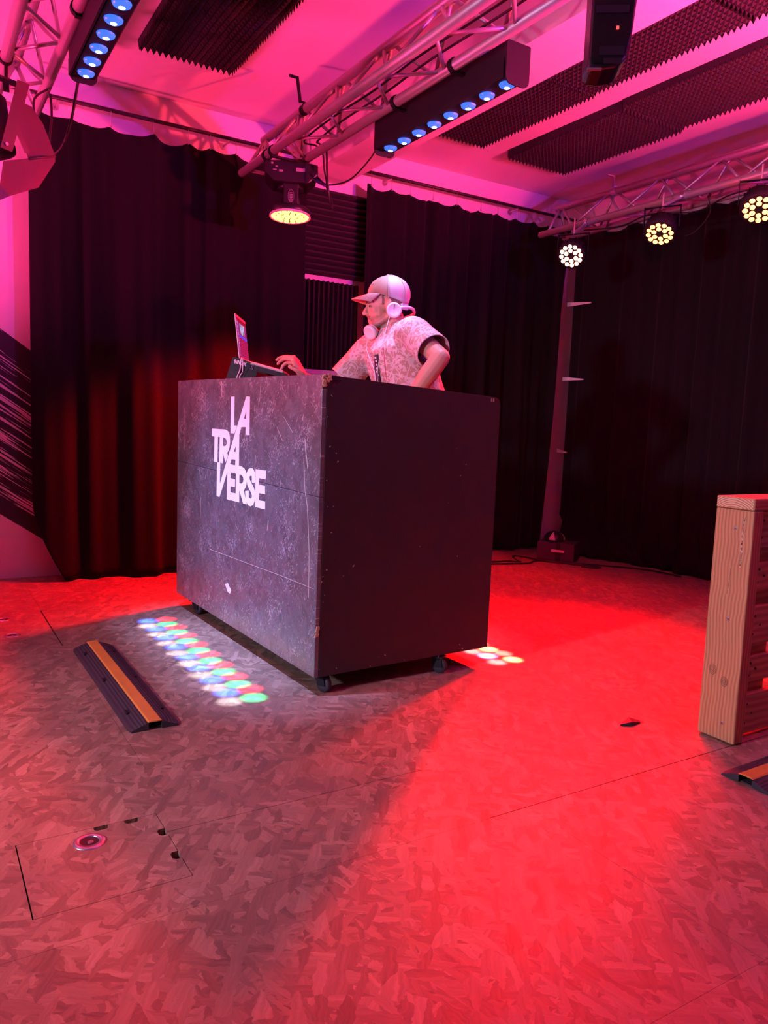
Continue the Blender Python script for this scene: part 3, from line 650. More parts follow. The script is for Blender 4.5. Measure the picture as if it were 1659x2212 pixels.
# ---- red LED pars on the side truss
def led_par(loc, target, label, hot, hang_pt, cone, power, lamp='par_beam'):
    loc = Vector(loc); d = (Vector(target) - loc).normalized()
    r = empty('led_par', loc, 0, label, 'stage light', 'red led par cans on the side truss')
    u, v = basis(d)
    bd = MB().lathe(loc, -d, [(0.0, 0.092), (0.004, 0.100), (0.05, 0.100), (0.07, 0.088), (0.10, 0.085), (0.115, 0.07)], 28).build('body', M['blackmetal'], r, True)
    for k in range(14):
        a = 2 * PI * k / 14; p = loc - d * 0.085 + (u * math.cos(a) + v * math.sin(a)) * 0.086
        MB().obox(p, d, u * math.cos(a) + v * math.sin(a), d.cross(u * math.cos(a) + v * math.sin(a)), 0.018, 0.006, 0.002).build('cooling_fin', M['blackmetal'], bd)
    MB().cyl(loc - d * 0.012, loc - d * 0.002, 0.091, n=28).build('face_plate', M['parface'], r)
    m = M['led_redhot'] if hot else M['led_red']
    for ring, n, rr in ((0, 12, 0.068), (1, 6, 0.037)):
        for k in range(n):
            a = 2 * PI * (k + 0.5 * ring) / n
            p = loc + (u * math.cos(a) + v * math.sin(a)) * rr
            hl_ = MB().lathe(p - d * 0.003, d, [(0, 0.0185), (0.002, 0.0185), (0.003, 0.016)], 12).build('led_lens', M['led_halo'], r, True)
            MB().lathe(p - d * 0.003, d, [(0, 0.0145), (0.0045, 0.0145), (0.008, 0.009)], 12).build('led_core', m, hl_, True)
    # yoke
    side = d.cross(Vector((0, 0, 1))).normalized(); upv = Vector((0, 0, 1))
    pc = loc - d * 0.055; top = pc + upv * 0.125
    y = MB()
    for s in (-1, 1): y.obox((pc + top) / 2 + side * (0.108 * s), side, upv, side.cross(upv), 0.002, 0.068, 0.012)
    y.obox(top, side, upv, side.cross(upv), 0.108, 0.002, 0.012)
    y.build('yoke', M['blackmetal'], r)
    hp = Vector(hang_pt); q = MB()
    q.cyl(top, Vector((top.x, top.y, hp.z)), 0.006, n=8)
    q.obox((top + hp) / 2, hp - top, (0, 0, 1), (1, 0, 0), (hp - top).length / 2, 0.01, 0.012)
    q.lathe(hp - Vector((0, 0.018, 0)), (0, 1, 0), [(0, 0.03), (0.036, 0.03)], 14)
    q.build('hook_clamp', M['steel'], r)
    spot(lamp, loc + d * 0.02, target, power, RED, cone, 0.85, 0.08)
    return r
led_par((3.965, 4.075, 2.235), (1.7, 2.75, 0.3), 'red led spotlight on the side truss nearest the corner gap', True, (4.142, 4.11, 2.50), 52, 1700)
led_par((3.97, 3.325, 2.245), (2.55, 2.6, 0.0), 'red led spotlight on the side truss, second from the corner', False, (4.142, 3.300, 2.50), 50, 1400)
led_par((3.965, 2.665, 2.250), (2.4, 1.7, 0.0), 'red led spotlight on the side truss, third from the corner', False, (4.142, 2.70, 2.50), 66, 170)
led_par((3.965, 1.98, 2.250), (0.42, 3.70, 2.02), 'red led spotlight on the side truss, fourth from the corner', False, (4.142, 1.945, 2.50), 26, 1500, 'par_beam_right_offscreen')

# ---- moving head wash hanging from the middle truss
mh = empty('moving_head_light', (1.905, 4.27, 2.50), 0, 'black moving head wash light with glowing red face under the truss', 'stage light')
cx_, cy_ = 1.905, 4.27
b = MB()
prof = [(-0.150, 2.460), (-0.150, 2.405), (-0.10, 2.356), (0.10, 2.356), (0.150, 2.405), (0.150, 2.460), (0.06, 2.472), (-0.06, 2.472)]
ca, sa = math.cos(rad(-22)), math.sin(rad(-22))
def mrot(x, y): return (cx_ + x * ca - y * sa, cy_ + x * sa + y * ca)
poly = [mrot(x, -0.11) + (z,) for x, z in prof]; v2 = Vector(mrot(0, 0.11) + (0,)) - Vector(mrot(0, -0.11) + (0,))
bevel(b.prism(poly, v2).build('base', M['black'], mh), 0.008)
for (x, w_, z, h_) in ((-0.11, 0.012, 2.450, 0.010), (-0.085, 0.012, 2.433, 0.008), (-0.095, 0.02, 2.415, 0.006), (-0.06, 0.022, 2.412, 0.010), (0.05, 0.05, 2.425, 0.02)):
    p = Vector(mrot(x, -0.1105) + (z,)); MB().obox(p, v2.cross((0, 0, 1)).normalized(), (0, 0, 1), v2, w_ / 2, h_ / 2, 0.0012).build('panel_mark', M['mark'], mh)
MB().cyl((cx_, cy_, 2.365), (cx_, cy_, 2.335), 0.075, n=24).build('turntable', M['black'], mh, True)
y = MB()
vx = Vector(mrot(1, 0) + (0,)) - Vector((cx_, cy_, 0)); vy = Vector(mrot(0, 1) + (0,)) - Vector((cx_, cy_, 0))
for s in (-1, 1): y.obox(Vector((cx_, cy_, 2.285)) + vy * (0.075 * s), vx, vy, (0, 0, 1), 0.042, 0.014, 0.07)
y.obox((cx_, cy_, 2.345), vx, vy, (0, 0, 1), 0.045, 0.088, 0.012)
bevel(y.build('yoke', M['black'], mh), 0.006)
hc = Vector((cx_, cy_, 2.26))
hd = Vector((-0.03, -0.07, -1)).normalized()
hdm = MB().lathe(hc, hd, [(-0.045, 0.040), (-0.035, 0.052), (0.005, 0.056), (0.025, 0.105), (0.035, 0.118), (0.062, 0.120), (0.066, 0.115)], 36).build('head', M['black'], mh, True)
rim = MB().lathe(hc + hd * 0.058, hd, [(0, 0.117), (0.014, 0.1205), (0.016, 0.112), (0.006, 0.108)], 40); rim.f = rim.f[:-2]; rim.mi = rim.mi[:-2]
rim.build('rim', M['white'], hdm, True)
u, v = basis(hd)
for n, rr, ph in ((1, 0.0, 0), (6, 0.034, 0), (12, 0.066, 0.25), (17, 0.096, 0.1)):
    for k in range(n):
        a = 2 * PI * (k + ph) / n; p = hc + hd * 0.066 + (u * math.cos(a) + v * math.sin(a)) * rr
        MB().lathe(p, hd, [(0, 0.0145), (0.004, 0.0145), (0.007, 0.009)], 12).build('led_lens', M['led_orange'], hdm, True)
# oval badge on the yoke arm
e1 = vy.cross((0, 0, 1)).normalized()
pb = Vector((cx_, cy_, 2.285)) - vy * 0.0895
bd = MB()
for k in range(20):
    a0, a1 = 2 * PI * k / 20, 2 * PI * (k + 1) / 20
    bd.tube([pb + e1 * (0.017 * math.cos(a0)) + Vector((0, 0, 0.034 * math.sin(a0))), pb + e1 * (0.017 * math.cos(a1)) + Vector((0, 0, 0.034 * math.sin(a1)))], 0.0010, 5)
for k in range(5): bd.obox(pb + Vector((0, 0, -0.018 + 0.0088 * k)), e1, (0, 0, 1), vy, 0.0085, 0.0018, 0.001)
bd.tube([pb + e1 * (0.008 * math.cos(a)) + Vector((0, 0, -0.022 + 0.008 * math.sin(a))) for a in [2 * PI * k / 10 for k in range(11)]], 0.0013, 5)
bd.build('badge', M['mark'], mh)
for yk in (4.165, 4.255):
    MB().obox((1.84, yk, 2.470), (1, 0, 0), (0, 1, 0), (0, 0, 1), 0.105, 0.013, 0.005).lathe((1.748, yk - 0.013, 2.50), (0, 1, 0), [(0, 0.0295), (0.026, 0.0295)], 16).build('clamp', M['blackmetal'], mh)
MB().cyl(Vector((cx_, cy_, 2.41)) + vx * 0.148, Vector((cx_, cy_, 2.385)) + vx * 0.205 , 0.012, n=12).build('power_plug', M['purple'], mh, True)
spot('moving_head_beam', hc + hd * 0.09, (1.75, 3.9, 0.0), 1000, RED, 112, 0.35, 0.08)

# ---- theatre lantern with barn doors on the near truss
th = empty('theatre_lantern', (0.37, 3.66, 2.06), 0, 'stage lantern with open barn doors lit red under the truss', 'stage light')
nrm = Vector((0.39, -0.92, 0.02)).normalized()
def plate(pts, name, t=0.0025, m='greymetal'): return MB().prism(pts, -nrm * t).build(name, M[m], th)
plate([(0.403, 3.678, 2.366), (0.451, 3.698, 2.366), (0.375, 3.634, 2.062), (0.331, 3.615, 2.066)], 'yoke_arm', 0.004)
bc = Vector((0.31, 3.83, 2.20))
MB().lathe(bc + Vector((-0.02, 0.03, 0.14)), Vector((0.1, -0.12, -0.9)), [(0, 0.05), (0.02, 0.085), (0.20, 0.088), (0.22, 0.095), (0.24, 0.095)], 24).build('body', M['blackmetal'], th, True)
leaf1 = plate([(0.406, 3.748, 2.311), (0.466, 3.771, 2.304), (0.513, 3.782, 2.246), (0.561, 3.785, 2.126), (0.449, 3.74, 2.078), (0.406, 3.734, 2.176)], 'barn_door')
leaf2 = plate([(0.344, 3.660, 2.028), (0.556, 3.751, 2.114), (0.555, 3.748, 2.088), (0.482, 3.708, 1.958), (0.362, 3.653, 1.888), (0.328, 3.642, 1.927)], 'barn_door')
plate([(0.225, 3.61, 1.923), (0.324, 3.607, 1.918), (0.359, 3.617, 1.879), (0.321, 3.613, 1.855), (0.222, 3.597, 1.812)], 'barn_door')
MB().cyl((0.444, 3.70, 2.066), (0.556, 3.747, 2.112), 0.0045, n=8).build('hinge', M['greymetal'], leaf2, True)
MB().obox((0.418, 3.70, 2.135), (0.035, 0.012, -0.075), (0.92, 0.39, 0.3), nrm, 0.05, 0.010, 0.003).build('door_frame', M['greymetal'], th)
MB().obox((0.352, 3.70, 2.362), (0.92, 0.39, 0), (0, 0, 1), nrm, 0.09, 0.004, 0.02).obox((0.368, 3.77, 2.366), (0.015, 0.12, 0), (0, 0, 1), (1, 0, 0), 0.065, 0.004, 0.012).cyl((0.375, 3.83, 2.364), (0.375, 3.83, 2.476), 0.007, n=8).lathe((0.375, 3.82, 2.50), (0, 1, 0), [(0, 0.0295), (0.022, 0.0295)], 16).build('yoke', M['blackmetal'], th)
MB().cyl(Vector((0.352, 3.624, 2.085)) + nrm * 0.001, Vector((0.352, 3.624, 2.085)) + nrm * 0.006, 0.007, n=10).build('bolt', M['steel'], th)

# ---- dark fixture hanging close to the viewer
hg = empty('hanging_scanner_light', (1.504, 1.46, 1.8895), 0, 'glossy black fixture with red indicator hanging in front of the ceiling beam', 'stage light')
b = MB(); uu = Vector((0.80, -0.60, 0)); vv = Vector((0.60, 0.80, 0)); c0 = Vector((1.504, 1.46, 1.8895)); K = 0.864
prof = [(-0.062, 0.028), (-0.058, 0.004), (-0.02, 0.0), (0.022, 0.006), (0.042, 0.03), (0.055, 0.10), (0.063, 0.20), (0.064, 0.34), (0.05, 0.37), (-0.05, 0.37), (-0.062, 0.34)]
bevel(b.prism([c0 + uu * (x * K) + Vector((0, 0, z * K)) - vv * 0.05 for x, z in prof], vv * 0.11).build('housing', mat('gloss_black_shell', (0.010, 0.008, 0.010), 0.22, noise=0.1, nscale=30), hg), 0.010, 3)
for (x, z, w_, h_) in ((0.0, 0.045, 0.035, 0.012), (0.004, 0.018, 0.025, 0.007), (-0.005, 0.155, 0.045, 0.01)):
    MB().obox(c0 + uu * (x * K) + Vector((0, 0, z * K)) - vv * 0.051, uu, (0, 0, 1), vv, w_ * K, h_ * K, 0.002).build('vent', M['black'], hg)
MB().obox(c0 + uu * 0.010 + Vector((0, 0, 0.091)) - vv * 0.0525, uu, (0, 0, 1), vv, 0.003, 0.0035, 0.001).build('indicator', M['dot_red'], hg)
MB().obox(c0 + uu * -0.039 + Vector((0, 0, -0.001)) - vv * 0.045, uu, (0, 0, 1), vv, 0.017, 0.0022, 0.004).build('edge_highlight', M['steel'], hg)  # bright strip added where the lower edge only catches red light
MB().cyl(c0 + Vector((0, 0, 0.31)), (c0.x, c0.y, ZC), 0.014, n=12).cyl((c0.x, c0.y, ZC - 0.01), (c0.x, c0.y, ZC), 0.05, n=16).build('stem', M['blackmetal'], hg)

# ---- cables on the trusses
def cable(pts, r, label, grp='cables on the trusses', m='cable'):
    o = MB().tube(smoothpath(pts), r, 6).build('cable', M[m], None, True, False, True); return tag(o, label, 'cable', grp)
cable([(2.094, 4.194, 2.386), (2.105, 4.14, 2.30), (2.07, 4.06, 2.22), (2.02, 4.0, 2.27), (1.997, 3.99, 2.40), (1.994, 4.0, 2.505), (1.955, 4.01, 2.538), (1.905, 3.92, 2.520), (1.88, 3.6, 2.518), (1.885, 3.2, 2.518), (1.87, 2.8, 2.518), (1.885, 2.3, 2.518), (1.88, 1.7, 2.518)], 0.0055, 'black power cable looping under the moving head and along the truss')
cable([(2.043, 4.214, 2.432), (2.065, 4.13, 2.37), (2.01, 4.05, 2.42), (1.994, 4.045, 2.505), (1.955, 4.05, 2.538), (1.845, 3.97, 2.519), (1.82, 3.6, 2.518), (1.83, 3.2, 2.518), (1.815, 2.8, 2.518), (1.83, 2.3, 2.518), (1.82, 1.7, 2.518)], 0.005, 'black signal cable laid inside the truss with the moving head')
cable([(1.960, 4.131, 2.400), (2.0, 4.10, 2.36), (2.055, 4.04, 2.345), (2.09, 3.88, 2.345), (2.075, 3.64, 2.39), (2.065, 3.54, 2.44), (2.065, 3.490, 2.45)], 0.0045, 'thin black cable hanging between the moving head and the led bar')
cable([(0.625, 3.499, 2.40), (0.63, 3.62, 2.40), (0.62, 3.72, 2.28), (0.605, 3.86, 2.20), (0.58, 4.0, 2.19), (0.575, 4.05, 2.25), (0.592, 4.09, 2.38), (0.593, 4.12, 2.50)], 0.006, 'black cable hanging from the led bar below the lantern truss')
cable([(0.562, 4.0, 2.474), (0.50, 3.95, 2.40), (0.50, 3.9, 2.28), (0.52, 3.85, 2.2), (0.545, 3.87, 2.155), (0.560, 3.90, 2.165)], 0.005, 'black cable dangling behind the lantern barn doors')
cable([(4.20, 4.2, 2.47), (4.25, 3.9, 2.45), (4.20, 3.6, 2.46), (4.28, 3.3, 2.43), (4.22, 3.0, 2.46), (4.27, 2.5, 2.45), (4.22, 1.6, 2.46)], 0.005, 'black cable run along the truss with the red spotlights')
cable([(4.17, 3.15, 2.47), (4.16, 3.12, 2.36), (4.15, 3.20, 2.27), (4.14, 3.27, 2.25)], 0.003, 'thin grey wire end dangling between the second and third red spotlight')

# ================================================================== DJ BOOTH
BL = empty('dj_booth', (1.230, 2.446, 0), rad(1.95), 'tall black wooden dj booth on casters with white lettering', 'dj booth')
BW, BD = 1.556, 0.836
def bpart(b, name, m, parent=BL, smooth=False): return b.build(name, M[m] if isinstance(m, str) else m, parent, smooth, True)
low = bpart(MB().prism([(0, 0, 0.070), (0, BW, 0.074), (0, BW, 0.7765), (0, 0, 0.7365)], (0.018, 0, 0)), 'front_panel', 'osb_black')
upp = bpart(MB().prism([(0, 0, 0.7380), (0, BW, 0.7780), (0, BW, 1.192), (0, 0, 1.174)], (0.018, 0, 0)), 'front_panel', 'osb_black')
for o in (low, upp): bevel(o, 0.0015, 1)
def sidepoly(zf, zr, x0=0.0185):
    p = [(x0, 0.070), (BD, 0.080)]
    zt = lambda x: zf + (zr - zf) * (x - x0) / (BD - x0)
    c = (BD - 0.032, zr - 0.032)
    p += [(c[0] + 0.032 * math.cos(rad(a)), c[1] + 0.032 * math.sin(rad(a))) for a in (0, 18, 36, 54, 72, 90)]
    p += [(x0, zf)]
    return p
sn = bpart(MB().prism([(x, 0.0, z) for x, z in sidepoly(1.172, 1.134)], (0, 0.018, 0)), 'side_panel', 'sidepanel')
sf = bpart(MB().prism([(x, BW - 0.018, z) for x, z in sidepoly(1.190, 1.152)], (0, 0.018, 0)), 'side_panel', 'sidepanel')
for o in (sn, sf): bevel(o, 0.0012, 1)
bpart(MB().box((0.018, 0.018, 0.072), (BD - 0.02, BW - 0.018, 0.090)), 'bottom_panel', 'sidepanel')
bpart(MB().box((0.018, 0.018, 1.012), (BD - 0.06, BW - 0.018, 1.030)), 'table_top', 'sidepanel')
bpart(MB().box((0.018, 0.018, 0.50), (0.5, BW - 0.018, 0.518)), 'shelf', 'sidepanel')
LOGO = [[(837,1103),(795,1103),(795,977),(763,977),(790,942),(836,942)],[(668,1102),(628,1101),(626,940),(668,940),(668,974),(667,1008),(667,1039)],[(668,1102),(656,1102),(667,1039),(689,1007),(714,972),(732,945),(738,939),(770,891),(794,862),(819,827),(836,804),(865,769),(955,645),(953,708)],[(688,1008),(666,1008),(667,973),(714,972)],[(732,945),(735,939),(735,890),(771,890),(777,938)],[(735,939),(734,802),(776,803),(774,828),(774,862),(771,890)],[(794,862),(773,862),(773,828),(820,827)],[(836,804),(775,803),(732,802),(730,767),(828,768),(865,769)],[(992,803),(952,805),(953,708),(955,645),(993,646)],[(865,779),(828,778),(825,679),(825,642),(867,644)],[(832,742),(774,742),(774,707),(830,707)],[(829,679),(762,680),(726,644),(867,644)],[(766,801),(727,802),(723,644),(764,644)],[(727,701),(672,702),(675,698),(654,667),(640,644),(680,643)],[(556,801),(520,801),(514,644),(556,643)],[(556,801),(453,802),(454,766),(524,766)],[(523,739),(459,739),(457,705),(521,704)],[(520,675),(455,676),(454,643),(556,643)],[(1066,957),(900,957),(899,921),(1064,922)],[(1028,925),(985,923),(987,804),(1030,804)],[(962,923),(921,923),(922,803),(964,804)],[(925,859),(868,852),(860,839),(888,809),(924,852)],[(929,957),(900,957),(916,920),(922,920)],[(900,957),(868,952),(905,920),(916,920)],[(868,952),(849,941),(892,917),(905,920)],[(849,941),(840,924),(882,911),(892,917)],[(840,924),(837,903),(877,902),(882,911)],[(837,903),(842,880),(879,891),(877,902)],[(842,880),(855,864),(890,884),(879,891)],[(855,864),(873,850),(904,882),(890,884)],[(873,850),(925,854),(922,882),(904,882)],[(734,802),(702,803),(713,767),(728,767)],[(702,803),(674,797),(696,764),(713,767)],[(674,797),(656,785),(687,758),(696,764)],[(656,785),(650,774),(681,749),(687,758)],[(650,774),(647,754),(684,738),(681,749)],[(647,754),(647,732),(694,730),(684,738)],[(647,732),(653,718),(705,728),(694,730)],[(653,718),(674,701),(724,729),(705,728)],[(674,701),(727,700),(728,728),(724,729)],[(556,744),(557,764),(592,759),(591,741)],[(557,764),(562,787),(594,771),(592,759)],[(562,787),(583,802),(594,770),(594,771)],[(583,802),(606,803),(603,770),(594,770)],[(606,803),(631,796),(613,767),(603,770)],[(631,796),(648,778),(614,766),(613,767)],[(648,778),(651,751),(615,760),(614,766)],[(651,751),(637,727),(609,750),(615,760)],[(637,727),(613,709),(591,737),(609,750)],[(613,709),(594,697),(568,722),(591,737)],[(594,697),(588,689),(553,700),(568,722)],[(588,689),(588,682),(555,673),(553,700)],[(588,682),(593,675),(573,648),(555,673)],[(593,675),(602,674),(600,640),(573,648)],[(602,674),(612,674),(626,642),(600,640)],[(612,674),(619,678),(650,658),(626,642)],[(619,678),(620,688),(656,681),(650,658)],[(620,688),(621,705),(658,700),(656,681)]]
lg = MB()
for k, poly in enumerate(LOGO): lg.add([(-0.0003 - 0.000012 * k, u / 1000, z / 1000) for u, z in poly], [tuple(range(len(poly)))])     # vinyl film
bpart(lg, 'logo_lettering', 'logo', upp)
# bare-wood damage on the front corner, scratches and paint chips
rr = random.Random(4); ch = MB()
for k in range(46):
    x = rr.uniform(0.0, 0.030); dz = rr.uniform(0, 0.050) * (1 - x / 0.045); L = rr.uniform(0.006, 0.018); th_ = rr.uniform(0, PI)
    c = Vector((x, -0.001, 1.172 - dz)); d = Vector((math.cos(th_), rr.uniform(-0.25, 0.05), math.sin(th_))) * L
    ch.obox(c + Vector((0, rr.uniform(-0.004, 0.0), 0)), d, (0, 1, 0), d.cross((0, 1, 0)), L * 0.5, 0.002, 0.0022)
bpart(ch, 'splintered_corner', 'rawwood', upp)
ch = MB()
for k in range(12):
    c = Vector((rr.uniform(0.001, 0.017), -0.001, 0.245 + rr.uniform(-0.016, 0.016))); ch.obox(c, (0.3, 0, 1), (0, 1, 0), (1, 0, -0.3), rr.uniform(0.004, 0.008), 0.0015, rr.uniform(0.001, 0.003))
bpart(ch, 'splintered_edge', 'rawwood', low)
sc = MB(); pale = mat('pale_scratch', (0.46, 0.37, 0.33), 0.6, noise=0.2, nscale=200)
def scratch(pts, wd, b=sc):
    for (u0, z0), (u1, z1) in zip(pts[:-1], pts[1:]):
        a = Vector((-0.0004, u0, z0)); c = Vector((-0.0004, u1, z1)); d = c - a
        b.obox((a + c) / 2, d, (1, 0, 0), d.cross((1, 0, 0)), d.length / 2 + 0.001, 0.0005, wd / 2)
scratch([(0.118, 0.94), (0.112, 0.90), (0.100, 0.865), (0.092, 0.835)], 0.006)
scratch([(0.124, 0.87), (0.118, 0.81), (0.108, 0.75), (0.085, 0.69), (0.072, 0.60), (0.062, 0.52), (0.060, 0.45), (0.058, 0.36)], 0.0045)
scratch([(1.09, 0.382), (0.70, 0.390), (0.30, 0.398), (0.02, 0.400)], 0.0016)
scratch([(1.45, 1.05), (1.44, 0.93), (1.445, 0.85)], 0.002); scratch([(0.30, 1.02), (0.22, 0.96)], 0.0018); scratch([(0.36, 0.98), (0.31, 0.93)], 0.0018); scratch([(0.56, 0.86), (0.565, 0.80), (0.555, 0.77)], 0.003)
scratch([(0.42, 0.60), (0.43, 0.56)], 0.004); scratch([(1.2, 0.62), (1.205, 0.52)], 0.002); scratch([(0.95, 1.17), (0.947, 1.12), (0.952, 1.10)], 0.006); scratch([(0.52, 1.15), (0.53, 1.08)], 0.0025)
tag(bpart(sc, 'scratches', pale, upp), kind='stuff')
tp = MB().prism([(-0.0008, 0.872, 0.252), (-0.0008, 0.842, 0.262), (-0.0008, 0.800, 0.236), (-0.0008, 0.812, 0.219), (-0.0008, 0.838, 0.222)], (0.0009, 0, 0)); bpart(tp, 'tape_scrap', 'white', low)
cp = MB()
for k in range(34):
    x, z = rr.choice([(rr.uniform(0.02, 0.82), 0.072 + abs(rr.gauss(0.012, 0.02))), (0.02 + abs(rr.gauss(0.01, 0.03)), rr.uniform(0.08, 1.12)), (rr.uniform(0.05, 0.8), rr.uniform(0.2, 1.1))])
    s = rr.uniform(0.0012, 0.0035); cp.obox((x, -0.0003, z), (1, 0, rr.uniform(-1, 1)), (0, 1, 0), (rr.uniform(-.3, .3), 0, 1), s, 0.0004, s * 0.7)
for x in (0.795, 0.785, 0.800): cp.obox((x, -0.0003, 1.122), (1, 0, 0), (0, 1, 0), (0, 0, 1), 0.0012, 0.0004, 0.007)
tag(bpart(cp, 'paint_chips', pale, sn), kind='stuff')
def caster(x, y, ang):
    f_ = MB(); h0 = 0.071; r = 0.031; d = Vector((math.cos(ang), math.sin(ang), 0)); ax = Vector((-d.y, d.x, 0)); c = Vector((x, y, r)) + d * 0.012
    f_.obox((x, y, h0 - 0.002), d, ax, (0, 0, 1), 0.03, 0.026, 0.002); f_.cyl((x, y, h0 - 0.004), (x, y, h0 - 0.014), 0.02, n=14)
    for s in (-1, 1):
        q = ax * (0.017 * s)
        f_.prism([Vector((x, y, h0 - 0.012)) + q - d * 0.022, Vector((x, y, h0 - 0.012)) + q + d * 0.022, c + q + d * 0.016 + Vector((0, 0, -0.004)), c + q - d * 0.016 + Vector((0, 0, -0.006))], ax * 0.003)
    o = bpart(f_, 'caster', 'blackmetal')
    bpart(MB().lathe(c - ax * 0.012, ax, [(0, 0.012), (0.001, r - 0.003), (0.005, r), (0.019, r), (0.023, r - 0.003), (0.024, 0.012)], 22), 'wheel', 'rubber', o, True)
caster(0.055, 0.040, rad(-68)); caster(0.040, 1.350, rad(-72)); caster(0.585, 0.020, rad(-58)); caster(0.60, 1.42, rad(-70))

# controller under the performer's hand
dc = empty('dj_controller', (1.60, 3.10, 1.030), rad(1.95), 'black dj controller with two jog wheels on the booth table', 'dj controller')
bevel(bpart(MB().box((-0.16, -0.28, 0.0), (0.16, 0.28, 0.06)), 'chassis', 'black', dc), 0.006)
for s in (-1, 1):
    bpart(MB().lathe((0.0, 0.17 * s, 0.059), (0, 0, 1), [(0, 0.075), (0.010, 0.075), (0.014, 0.068), (0.014, 0.02)], 28), 'jog_wheel', 'blackmetal', dc, True)
    for k in range(4): bpart(MB().box((0.10, s * 0.17 - 0.05 + k * 0.028, 0.059), (0.12, s * 0.17 - 0.03 + k * 0.028, 0.066)), 'pad', 'rubber', dc)
for k in range(3): bpart(MB().cyl((-0.06 + 0.05 * k, 0, 0.059), (-0.06 + 0.05 * k, 0, 0.078), 0.008, n=12), 'knob', 'rubber', dc, True)

# ------------------------------------------------------------------ laptop on its stand
H = Vector((1.392, 3.690, 1.302)); wv_ = Vector((0.500, 0.866, 0)).normalized(); bh = Vector((wv_.y, -wv_.x, 0)); Z = Vector((0, 0, 1))
bdir = (bh * math.cos(rad(13)) - Z * math.sin(rad(13))).normalized(); bn = wv_.cross(bdir) * -1
if bn.z < 0: bn = -bn
sdir = (Z * math.cos(rad(7)) - bh * math.sin(rad(7))).normalized(); sn_ = (bh * math.cos(rad(7)) + Z * math.sin(rad(7))).normalized()
lp = empty('laptop', (H.x, H.y, H.z - 0.02), 0, 'open silver laptop showing music software on the black stand', 'laptop')
bevel(MB().obox(H + wv_ * 0.155 + bdir * 0.112 - bn * 0.002, wv_, bdir, bn, 0.155, 0.112, 0.0065).build('base', M['alulap'], lp), 0.003)
scr_ = bevel(MB().obox(H + wv_ * 0.155 + sdir * 0.115, wv_, sdir, sn_, 0.155, 0.110, 0.003).build('screen', M['alulap'], lp), 0.002)
kb = MB()
for i in range(12):
    for j in range(5): kb.obox(H + wv_ * (0.025 + 0.0236 * i) + bdir * (0.035 + 0.019 * j) + bn * 0.0052, wv_, bdir, bn, 0.0095, 0.0075, 0.0012)
kb.build('keyboard', M['black'], lp)
def make_display():
    t = NT('music_software_display'); s = t.xyz(t.obj()); u, v = s[0], s[1]
    nz = t.noise(t.mapping(t.obj(), (0, 0, 0), (25, 260, 1)), 1.0, 2)
    rows = t.math('GREATER_THAN', nz, 0.55)
    c = t.mix(rows, (0.34, 0.008, 0.075), (0.60, 0.02, 0.16))
    wf = t.math('MULTIPLY', t.math('GREATER_THAN', v, 0.118), t.math('LESS_THAN', v, 0.172))
    wn = t.math('GREATER_THAN', t.noise(t.mapping(t.obj(), (0, 0, rad(80)), (60, 22, 1)), 1.0, 2), 0.5)
    c = t.mix(t.math('MULTIPLY', wf, 0.7), c, (0.26, 0.03, 0.20)); 
    mid = t.math('MULTIPLY', t.math('GREATER_THAN', u, 0.09), t.math('LESS_THAN', u, 0.22))
    c = t.mix(t.math('MULTIPLY', t.math('MULTIPLY', wf, wn), mid), c, (0.45, 0.62, 0.95))
    bl = t.math('MULTIPLY', t.math('MULTIPLY', t.math('GREATER_THAN', v, 0.100), t.math('LESS_THAN', v, 0.114)), t.math('GREATER_THAN', u, 0.05))
    c = t.mix(bl, c, (0.10, 0.06, 0.80))
    ed = t.math('MULTIPLY', t.math('LESS_THAN', u, 0.035), t.math('GREATER_THAN', t.noise(t.mapping(t.obj(), (0, 0, 0), (30, 120, 1)), 1.0, 2), 0.52))
    c = t.mix(ed, c, (0.42, 0.20, 0.75))
    tb = t.math('GREATER_THAN', v, 0.178); c = t.mix(tb, c, (0.30, 0.005, 0.02))
    t.p.inputs['Base Color'].default_value = (0.01, 0.01, 0.01, 1); t.link(c, t.p.inputs['Emission Color']); t.p.inputs['Emission Strength'].default_value = 1.0; t.p.inputs['Roughness'].default_value = 0.25
    return t.m
dm = MB().box((0.0, 0.0, 0.0), (0.296, 0.195, 0.0006)).mesh('display', make_display())
dsp = link_mesh('display', dm, scr_)
o0 = H + wv_ * 0.007 + sdir * 0.016 + sn_ * 0.0031 - abs_loc(lp)
dsp.matrix_local = Matrix(((wv_.x, sdir.x, sn_.x, o0.x), (wv_.y, sdir.y, sn_.y, o0.y), (wv_.z, sdir.z, sn_.z, o0.z), (0, 0, 0, 1)))
st = empty('laptop_stand', (H.x, H.y, 1.030), 0, 'black folding laptop stand with printed maker name on its side plate', 'laptop stand')
def sp_(t_, z): return H + bh * t_ + Z * (z - H.z)
pp = [(-0.034, 1.309), (-0.028, 1.314), (0.052, 1.293), (0.050, 1.262), (0.030, 1.226), (0.006, 1.15), (-0.03, 1.030), (-0.100, 1.030), (-0.062, 1.215)]
pp2 = [(-0.045, 1.284), (0.052, 1.268), (0.050, 1.245), (0.030, 1.21), (0.006, 1.15), (-0.03, 1.030), (-0.075, 1.030), (-0.058, 1.215)]
